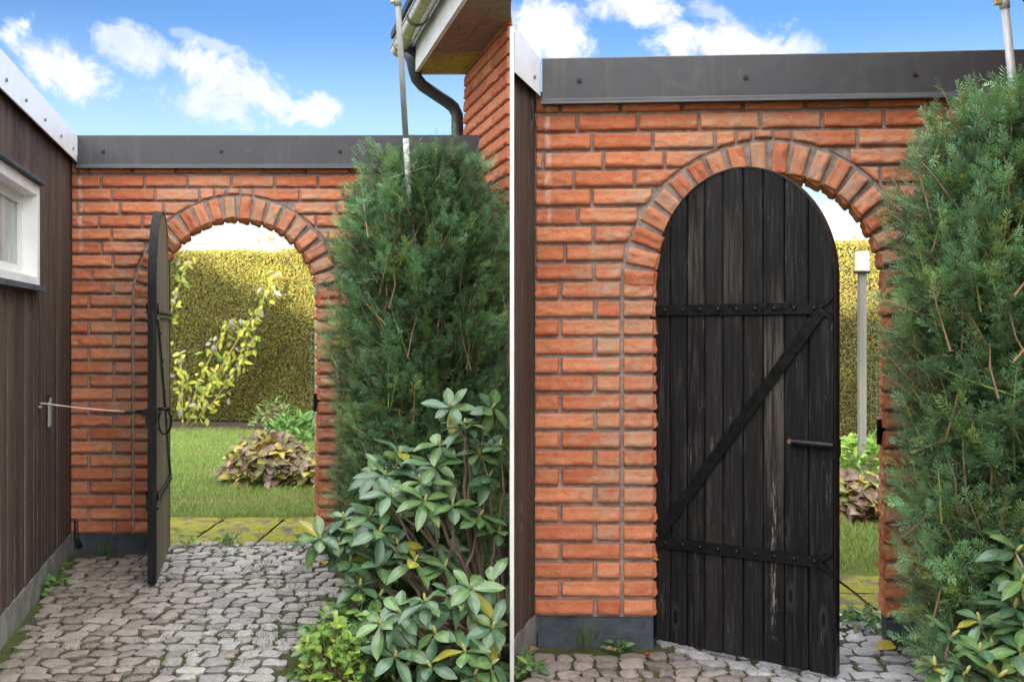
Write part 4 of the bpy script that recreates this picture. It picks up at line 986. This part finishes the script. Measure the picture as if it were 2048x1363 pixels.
# ------------------------------------------------------------------ hedge
def hedge():
    A = np.array([-7.2, 14.0]); B = np.array([7.5, 11.05]); e = (B - A); Ln = np.linalg.norm(e); e /= Ln; n = np.array([e[1], -e[0]])
    root = thing('clipped_hedge', 'long clipped yellow green hedge along the back of the garden', 'hedge', (*((A + B) / 2), 0))
    r = np.random.default_rng(77); H = 2.26; D = .5
    def pt(s, d, z): return np.stack([A[0] + e[0] * s + n[0] * d, A[1] + e[1] * s + n[1] * d, z], -1)
    m = 230000; kz = r.random(m); s = np.where(kz < .55, r.uniform(2.2, 6.2, m), np.where(kz < .78, r.uniform(9.6, 12.6, m), r.uniform(0, Ln, m))); z = r.uniform(0.02, H, m); 
    topm = r.random(m) < .13
    lump = fbm(np.stack([s * 1.6, z * 1.6, s * 0], -1), 3)
    d = .15 * (lump - .5) * 2 - np.abs(r.normal(size=m)) * .05 + .02
    z = np.where(topm, H + (fbm(np.stack([s * 2.5, s * 0, s * 0 + 3], -1)) - .5) * .10 + r.normal(size=m) * .02, z); d = np.where(topm, -r.random(m) * D, d)
    P = pt(s, d, z); L = r.uniform(.010, .021, m)
    nn3 = np.array([n[0], n[1], .0]); Dv = unit(r.normal(size=(m, 3)) * .8 + nn3 * .4 + np.array([0, 0, .5])); S = unit(np.cross(Dv, nn3 + np.array([0, 0, .25]) + r.normal(size=(m, 3)) * .38))
    V = np.stack([P - Dv * L[:, None] * .6, P + S * L[:, None] * .42, P + Dv * L[:, None], P - S * L[:, None] * .42], 1)
    br = fbm(np.stack([s * 2.2, z * 2.2, s * 0 + 9], -1), 3)
    g1 = np.array([.30, .265, .052]); g2 = np.array([.175, .185, .042]); g3 = np.array([.24, .15, .07])
    k = r.random(m)
    C = np.where((k < .40)[:, None], g1, np.where((k < .88 - .35 * np.clip(br - .45, 0, 1) * 2)[:, None], g2, g3)) * r.uniform(.6, 1.35, (m, 1))
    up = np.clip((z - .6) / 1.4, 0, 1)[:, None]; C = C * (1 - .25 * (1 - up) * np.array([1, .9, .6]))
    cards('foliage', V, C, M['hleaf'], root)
    b = MB(); b.box((0, -D, 0), (Ln, -.20, H - .025), fn=lambda s_, d_, z_: (A[0] + e[0] * s_ + n[0] * d_, A[1] + e[1] * s_ + n[1] * d_, z_)); b.build('inner_branches', M['hcore'], root)
M['hcore'] = m_plain('hedge_inside', (.055, .048, .022), .95, var=.5, scale=40, bump=.8, bscale=60)
hedge()

# ------------------------------------------------------------------ lamp posts
def lamp(px, s, base_y, label, w=.060):
    p = at(px, base_y, F / s); p[2] = 0
    root = thing('garden_lamp', label, 'lamp post', p)
    b = MB(); h = 1.74
    b.box((p[0] - w / 2, p[1] - w / 2, -.05), (p[0] + w / 2, p[1] + w / 2, h)); b.build('post', M['greywood'], root)
    q = MB(); q.lathe([(.0, 0), (.072, 0), (.074, .008), (.074, .016), (.05, .02)], (p[0], p[1], h), 28); q.build('base_plate', M['black'], root, smooth=False)
    q = MB(); q.lathe([(.058, .018), (.062, .022), (.062, .165), (.058, .19), (.0, .192)], (p[0], p[1], h), 28); q.build('lamp_shade', M['lampw'], root, smooth=False)
lamp(1724, 228, 945, 'grey timber garden lamp post with cream shade, seen right of the nearly closed gate')
lamp(636.5, 193, 897, 'grey timber post half hidden by the right jamb of the left arch')
def wire_fence(p0, p1, h, label):
    root = None; q = MB(); p0 = np.array(p0); p1 = np.array(p1); L = np.linalg.norm(p1 - p0); n = int(L / .05)
    for i in range(n + 1):
        a = p0 + (p1 - p0) * i / n; q.tube([(a[0], a[1], 0), (a[0], a[1], h)], .0016, 4)
    for j in range(int(h / .075) + 1): q.tube([(p0[0], p0[1], j * .075 + .01), (p1[0], p1[1], j * .075 + .01)], .0016, 4)
    tag(q.build('wire_fence', M['greenwire']), label, 'fence')
wire_fence(at(1742, 0, 9.3)[:2], at(1800, 0, 9.3)[:2], .95, 'low green wire mesh behind the cream-shaded lamp post')
wire_fence(at(622, 0, 10.6)[:2], at(668, 0, 10.6)[:2], 1.2, 'wire mesh beside the grey post at the right jamb of the left arch')

# ------------------------------------------------------------------ bare trees beyond
def bare_tree(px, Y, h, seed, label, spread=.35, group='bare trees beyond the hedge'):
    r = np.random.default_rng(seed); base = at(px, 0, Y); base[2] = 0
    root = thing('bare_tree', label, 'tree', base, group); tk = MB(); tw = MB()
    tk.tube([base, base + (0, 0, h * .5), base + (r.normal() * .1, 0, h * .97)], [h * .018, h * .011, h * .002], 6)
    def grow(p, d, L, rad, dep):
        e = p + d * L; tw.tube([p, p + d * L * .5 + r.normal(size=3) * L * .04, e], [rad, rad * .7, rad * .4], 4, cap=False)
        if dep > 0:
            for _ in range(4): 
                t = r.uniform(.3, 1); nd = unit(d + r.normal(size=3) * .45 + np.array([0, 0, .25])); grow(p + d * L * t, nd, L * r.uniform(.4, .65), rad * .55, dep - 1)
    for i in range(26):
        t = r.uniform(.22, .97); a = r.uniform(0, 6.28)
        grow(base + np.array([0, 0, h * t]), unit(np.array([math.cos(a), math.sin(a), r.uniform(.5, 1.1)])), h * spread * (1.08 - t) * r.uniform(.6, 1.1), h * .0042, 2)
    tk.build('trunk', M['twig'], root); tw.build('crown', M['twig'], root)
bare_tree(472, 46, 5.4, 1, 'leftmost pale leafless tree showing over the hedge inside the left arch', .34)
bare_tree(516, 50, 6.0, 2, 'pale leafless tree over the hedge, centre one inside the left arch', .3)
bare_tree(553, 46, 6.3, 3, 'tallest pale leafless tree over the hedge inside the left arch', .32)
bare_tree(600, 52, 5.6, 4, 'rightmost pale leafless tree over the hedge inside the left arch', .3)
bare_tree(1702, 40, 5.2, 5, 'pale leafless tree above the hedge between right gate and lamp post', .33)

# ------------------------------------------------------------------ ground
def sheet(name, polys, z, mat, nx=0):
    b = MB()
    for p in polys: b.add([(x, y, z) for x, y in p], [tuple(range(len(p)))])
    return tag(b.build(name, mat), kind='structure')
sheet('ground', [[(-400, -60), (400, -60), (400, 700), (-400, 700)]], -.022, M['field'])
sheet('lawn', [[(-9, 6.62), (-.05, 6.62), (-.05, 13.6), (-9, 13.9)], [(-.05, 5.1), (7, 5.1), (7, 13.0), (-.05, 13.6)]], -.004, M['turf'])
sheet('garden_bed', [[(-9, 12.45), (-2.2, 12.3), (-1.0, 9.9), (1.0, 9.6), (7, 9.2), (7, 12.6), (-9, 14.2)]], .002, M['soil'])
sheet('courtyard_soil', [[(-3.4, .6), (2.6, .6), (2.6, 4.9), (.05, 5.0), (-.05, 6.1), (-3.4, 6.1)]], -.012, M['joint'])
def slabs(name, x0, x1, y0, y1, label):
    b = MB(); rnd = random.Random(x0)
    x = x0
    while x < x1:
        w = rnd.uniform(.38, .55); y = y0
        while y < y1 - .03:
            d = min(.36, y1 - y)
            xs = np.linspace(x + .008, x + w - .008, 12); ys = np.linspace(y + .008, y + d - .008, 10); X, Y = np.meshgrid(xs, ys, indexing='ij')
            ed = np.minimum(np.minimum(X - xs[0], xs[-1] - X), np.minimum(Y - ys[0], ys[-1] - Y)); Z = -.004 + .012 * np.clip(ed / .02, 0, 1) + .012 * (fbm(np.stack([X * 9, Y * 9, X * 0], -1)) - .5)
            b.grid(np.stack([X, Y, Z], -1)); y += d
        x += w
    return tag(b.build(name, M['mossy'], smooth=True), kind='structure')
slabs('mossy_path', -2.75, -1.0, 5.86, 6.66, '')
slabs('mossy_path', .75, 1.9, 4.42, 5.12, '')
def setts(name, x0, x1, y0, y1, inside, seed, tone):
    r = random.Random(seed); b = MB(); y = y0; row = 0
    while y < y1:
        d = r.uniform(.076, .098); x = x0 - r.uniform(0, .1)
        while x < x1:
            w = r.uniform(.062, .115); cx, cy = x + w / 2, y + d / 2
            wob = (vnoise(np.array([cx * 1.3 + 3, cy * 1.3, seed])) - .5) * .07
            if inside(cx, cy + wob):
                g_ = r.uniform(.003, .008); n = 6
                t = np.linspace(-1, 1, n); U, Vv = np.meshgrid(t, t, indexing='ij')
                # rounded irregular outline
                k = 1 - .16 * (np.abs(U) * np.abs(Vv)) ** 3 * r.uniform(.2, 1.6)
                jx = (vnoise(np.stack([U * 1.5 + cx * 31, Vv * 1.5 + cy * 37, U * 0], -1)) - .5); jy = (vnoise(np.stack([U * 1.5 + cx * 17, Vv * 1.5 + cy * 23, U * 0 + 5], -1)) - .5)
                X = cx + U * k * (w / 2 - g_) + jx * .022; Y = cy + wob + Vv * k * (d / 2 - g_) + jy * .022
                ed = 1 - np.maximum(np.abs(U), np.abs(Vv))
                base = r.uniform(-.006, .005); tilt = (r.uniform(-.09, .09), r.uniform(-.09, .09))
                Z = base + .0065 * np.clip(ed / .45, 0, 1) ** .6 + .011 * (fbm(np.stack([X * 30, Y * 30, X * 0 + seed], -1)) - .5) + tilt[0] * U * w / 2 + tilt[1] * Vv * d / 2
                G = np.stack([X, Y, Z], -1); c = np.array(tone(cx, cy, r)) * r.uniform(.68, 1.25)
                b.grid(G, c)
                for e_ in (G[0], G[-1], G[:, 0], G[:, -1]):
                    bk = e_.copy(); bk[:, 2] -= .03; b.grid(np.stack([e_, bk], 0), c * .8)
            x += w
        y += d; row += 1
    return tag(b.build(name, M['stone'], smooth=True), kind='structure')
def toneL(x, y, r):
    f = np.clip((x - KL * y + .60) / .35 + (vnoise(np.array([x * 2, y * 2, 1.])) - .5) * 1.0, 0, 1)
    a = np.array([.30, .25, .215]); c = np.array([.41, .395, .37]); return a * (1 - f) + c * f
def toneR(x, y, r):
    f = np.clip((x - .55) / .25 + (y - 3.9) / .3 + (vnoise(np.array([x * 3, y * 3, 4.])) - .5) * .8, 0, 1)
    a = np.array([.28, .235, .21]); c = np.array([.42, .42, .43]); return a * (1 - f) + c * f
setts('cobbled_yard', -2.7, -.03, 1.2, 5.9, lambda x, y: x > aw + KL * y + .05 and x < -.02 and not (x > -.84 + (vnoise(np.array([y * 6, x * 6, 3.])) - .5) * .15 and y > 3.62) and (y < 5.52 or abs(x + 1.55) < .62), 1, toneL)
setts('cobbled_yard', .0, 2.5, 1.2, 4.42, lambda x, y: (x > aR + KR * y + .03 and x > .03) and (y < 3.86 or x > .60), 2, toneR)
# grass
def lawn_grass():
    r = np.random.default_rng(8); P = []
    def fan(px0, px1, y0, y1, n):
        u = r.random(n); Y = 1 / (1 / y0 + (1 / y1 - 1 / y0) * r.random(n)); px = px0 + (px1 - px0) * u
        return np.stack([(px - CX) / F * Y, Y, np.zeros(n)], -1)
    A = fan(200, 760, 6.62, 12.3, 75000); B = fan(1560, 1900, 5.12, 9.4, 26000)
    P = np.concatenate([A, B]); n = len(P)
    dn = fbm(np.stack([P[:, 0] * 2.2, P[:, 1] * 2.2, P[:, 0] * 0], -1), 3)
    h = (.022 + .05 * dn) * r.uniform(.5, 1.2, n)
    C = np.where((r.random(n) < .16 + .35 * (dn < .40))[:, None], np.array([.30, .27, .11]), np.array([.23, .33, .075])) * r.uniform(.65, 1.35, (n, 1))
    tag(cards('lawn_grass', blades(P, h, np.full(n, .0026), r, 1.1), C, M['grass']), kind='stuff', label='short mown green lawn grass beyond the gates', cat='grass')
lawn_grass()
def joint_weeds():
    r = np.random.default_rng(9); n = 26000
    x = np.concatenate([r.uniform(-2.4, -.2, n), r.uniform(.1, 2.0, n // 4)]); y = np.concatenate([r.uniform(3.3, 6.0, n), r.uniform(3.3, 4.6, n // 4)])
    d = fbm(np.stack([x * 4.5, y * 4.5, x * 0 + 2], -1), 4)
    edge = np.clip(1 - np.abs(x - (aw + KL * y + .07)) / .10, 0, 1) * (x < 0)
    ok = (d + edge * .15 + r.normal(size=len(x)) * .02 > .595) & ((x < -.02) | (x > aR + KR * y + .02)) & (x > aw + KL * y + .02)
    P = np.stack([x, y, np.full_like(x, -.006)], -1)[ok]; m = len(P)
    C = np.array([[.12, .17, .045]]) * r.uniform(.5, 1.5, (m, 1)); C[r.random(m) < .2] = (.20, .17, .08)
    tag(cards('joint_grass', blades(P, r.uniform(.008, .026, m), np.full(m, .0018), r, 1.2), C, M['grass']), kind='stuff', label='thin grass and moss growing in the cobble joints', cat='grass')
joint_weeds()
# fallen leaves
def fallen(px, py, s, L, c, lab, seed):
    r = np.random.default_rng(seed); p = at(px, py, F / s); p[2] = .014
    a = r.uniform(0, 6.28)
    G = leaf_grids(p[None], np.array([[math.cos(a), math.sin(a), .12]]), np.array([[.1, -.3, 1.]]), np.array([L]), np.array([L * .75]), r, droop=.15, fold=.5)
    b = MB(); b.grid(G[0], c); tag(b.build('fallen_leaf', M['leaf'], smooth=True), lab, 'leaf')
fallen(1792, 1318, 510, .085, (.55, .42, .06), 'large curled yellow leaf lying at the right jamb plinth', 1)
fallen(648, 1130, 378, .07, (.55, .45, .05), 'yellow leaf lying on the cobbles under the left rhododendron tip', 2)
fallen(1060, 1310, 515, .04, (.30, .17, .08), 'brown leaf lying in the corner of the right wall plinth', 3)
fallen(1210, 1308, 512, .035, (.34, .20, .10), 'small tan leaf on the soil below the right plinth', 4)
fallen(22, 1225, 450, .045, (.45, .30, .10), 'tan leaf at the foot of the brown boarded wing', 5)
fallen(470, 1320, 525, .04, (.42, .32, .22), 'pale brown leaf in the middle of the left cobbles', 6)
b = MB(); p = at(1294, 1319, 521); p = at(1294, 1319, F / 521); 
b.lathe([(.0, 0), (.006, .002), (.008, .008), (.006, .013), (0, .016)], (p[0], p[1], .008), 10); tag(b.build('red_berry', M['berry'] if 'berry' in M else m_plain('berry', (.35, .012, .012), .3), smooth=True), 'tiny red berry lying on the paving left of the black gate', 'berry')

# ------------------------------------------------------------------ house behind the viewpoint (casts the shade)
nb = thing('neighbour_house', 'rendered house with tiled gable standing behind the viewpoint', 'house', (-6, -23, 0))
b = MB(); prof = [(-24, 0), (9, 0), (9, 9.3), (-10.2, 9.3), (-15, 11.65), (-24, 7.3)]
V = [(x, -20, z) for x, z in prof] + [(x, -27, z) for x, z in prof]; n = len(prof)
b.add(V, [tuple(range(n)), tuple(range(n, 2 * n))[::-1]] + [(i, i + n, (i + 1) % n + n, (i + 1) % n) for i in range(n)]); b.build('wall', M['render'], nb)
b = MB(); rp = [(9.3, 9.33), (-10.2, 9.33), (-15, 11.68), (-24.3, 7.2)]
b.grid(np.array([[(x, y, z + dz) for y in (-19.7, -27.3)] for x, z in rp for dz in (0,)])); b.build('roof', M['tile'], nb)

# ------------------------------------------------------------------ camera, sun, sky
cam = bpy.data.cameras.new('camera'); co = bpy.data.objects.new('camera', cam); COL.objects.link(co); sc.camera = co
co.location = (0, 0, EYE); co.rotation_euler = (R(90), 0, 0)
cam.sensor_fit = 'HORIZONTAL'; cam.sensor_width = 36; cam.lens = 36 * F / 2048
cam.shift_y = -(681.5 - HY) / 2048 * 1.0
cam.clip_end = 2000; cam.clip_start = .05
cam.dof.use_dof = True; cam.dof.focus_distance = 4.6; cam.dof.aperture_fstop = cam.lens * .001 / .0045
ld = Vector((.25, 1, -.25)).normalized()
sun = bpy.data.lights.new('sun', 'SUN'); so = bpy.data.objects.new('sun', sun); COL.objects.link(so)
so.rotation_euler = ld.to_track_quat('-Z', 'Y').to_euler(); sun.energy = 5.0; sun.angle = R(.6); sun.color = (1, .88, .66)
w = bpy.data.worlds.new('World'); sc.world = w; w.use_nodes = True; nt = w.node_tree; T = NT(nt)
bg = nt.nodes['Background']
sky = T.node('ShaderNodeTexSky', sky_type='NISHITA'); sky.sun_disc = False; sky.sun_elevation = math.asin(-ld.z)
sky.sun_rotation = math.atan2(-ld.x, -ld.y); sky.air_density = 1.0; sky.dust_density = .6; sky.ozone_density = 2.0
tc = T.node('ShaderNodeTexCoord'); dirv = tc.outputs['Generated']
sx = T.node('ShaderNodeSeparateXYZ'); nt.links.new(dirv, sx.inputs[0]); dx, dy, dz = sx.outputs
az = T.math('ARCTAN2', dx, dy); el = T.math('ARCSINE', dz)
nA = T.noise(dirv, 20, 9, .68, .6); nB = T.noise(dirv, 70, 6, .6)
nz = T.math('ADD', T.math('MULTIPLY', T.math('SUBTRACT', nA, .5), 2.0), T.math('MULTIPLY', T.math('SUBTRACT', nB, .5), .7))
tot = None
def blob(px, py, hw, hh, rot, gain=1.):
    global tot
    a0 = math.atan((px - CX) / F); e0 = math.atan((HY - py) / F * math.cos(a0)); ww, hh_ = hw * 1.12 / F, hh * 1.15 / F
    u = T.math('SUBTRACT', az, a0); v = T.math('SUBTRACT', el, e0); c, s = math.cos(rot), math.sin(rot)
    p = T.math('DIVIDE', T.math('ADD', T.math('MULTIPLY', u, c), T.math('MULTIPLY', v, s)), ww)
    q = T.math('DIVIDE', T.math('SUBTRACT', T.math('MULTIPLY', v, c), T.math('MULTIPLY', u, s)), hh_)
    d = T.math('SQRT', T.math('ADD', T.math('MULTIPLY', p, p), T.math('MULTIPLY', q, q)))
    m = T.math('MULTIPLY', T.mapr(T.math('ADD', T.math('SUBTRACT', 1.0, d), nz), .04, .66), gain)
    tot = m if tot is None else T.math('MAXIMUM', tot, m)
for a in [(125, 135, 105, 52, -.55, 1), (262, 92, 100, 42, -.25, .7), (470, 170, 135, 55, -.35, .9), (440, 205, 110, 45, 0, .75), (640, 222, 55, 32, 0, .85), (430, 92, 45, 14, -.3, .5), (362, 66, 28, 12, 0, .35),
          (1095, 60, 105, 70, -.35, 1), (1265, 15, 130, 38, -.15, .9), (1460, 85, 150, 55, -.15, 1), (1420, 25, 60, 22, -.3, .6), (1600, 92, 50, 30, 0, .7)]: blob(*a)
# added bright cloud sheet, unseen overhead and behind the viewpoint, lighting the yards
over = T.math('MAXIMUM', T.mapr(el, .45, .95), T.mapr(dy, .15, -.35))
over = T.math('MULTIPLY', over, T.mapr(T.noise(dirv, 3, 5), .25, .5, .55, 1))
cloudc = T.mix(T.mapr(nA, .35, .65), (.25, .268, .30), (.35, .35, .355))
SKY = .051
skc = T.mix(1., sky.outputs[0], (SKY * .58, SKY * .80, SKY * 1.12), 'MULTIPLY')
hz = T.mapr(el, .30, .13)
skc = T.mix(T.math('MULTIPLY', hz, .72), skc, (.235, .325, .42))
skc = T.mix(T.mapr(el, .135, .075), skc, (.50, .48, .46))
col = T.mix(tot, skc, cloudc)
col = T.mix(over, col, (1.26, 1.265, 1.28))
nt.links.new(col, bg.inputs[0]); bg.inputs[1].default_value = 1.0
sc.view_settings.view_transform = 'Standard'; sc.view_settings.look = 'None'; sc.view_settings.gamma = 1; sc.view_settings.exposure = 1.78
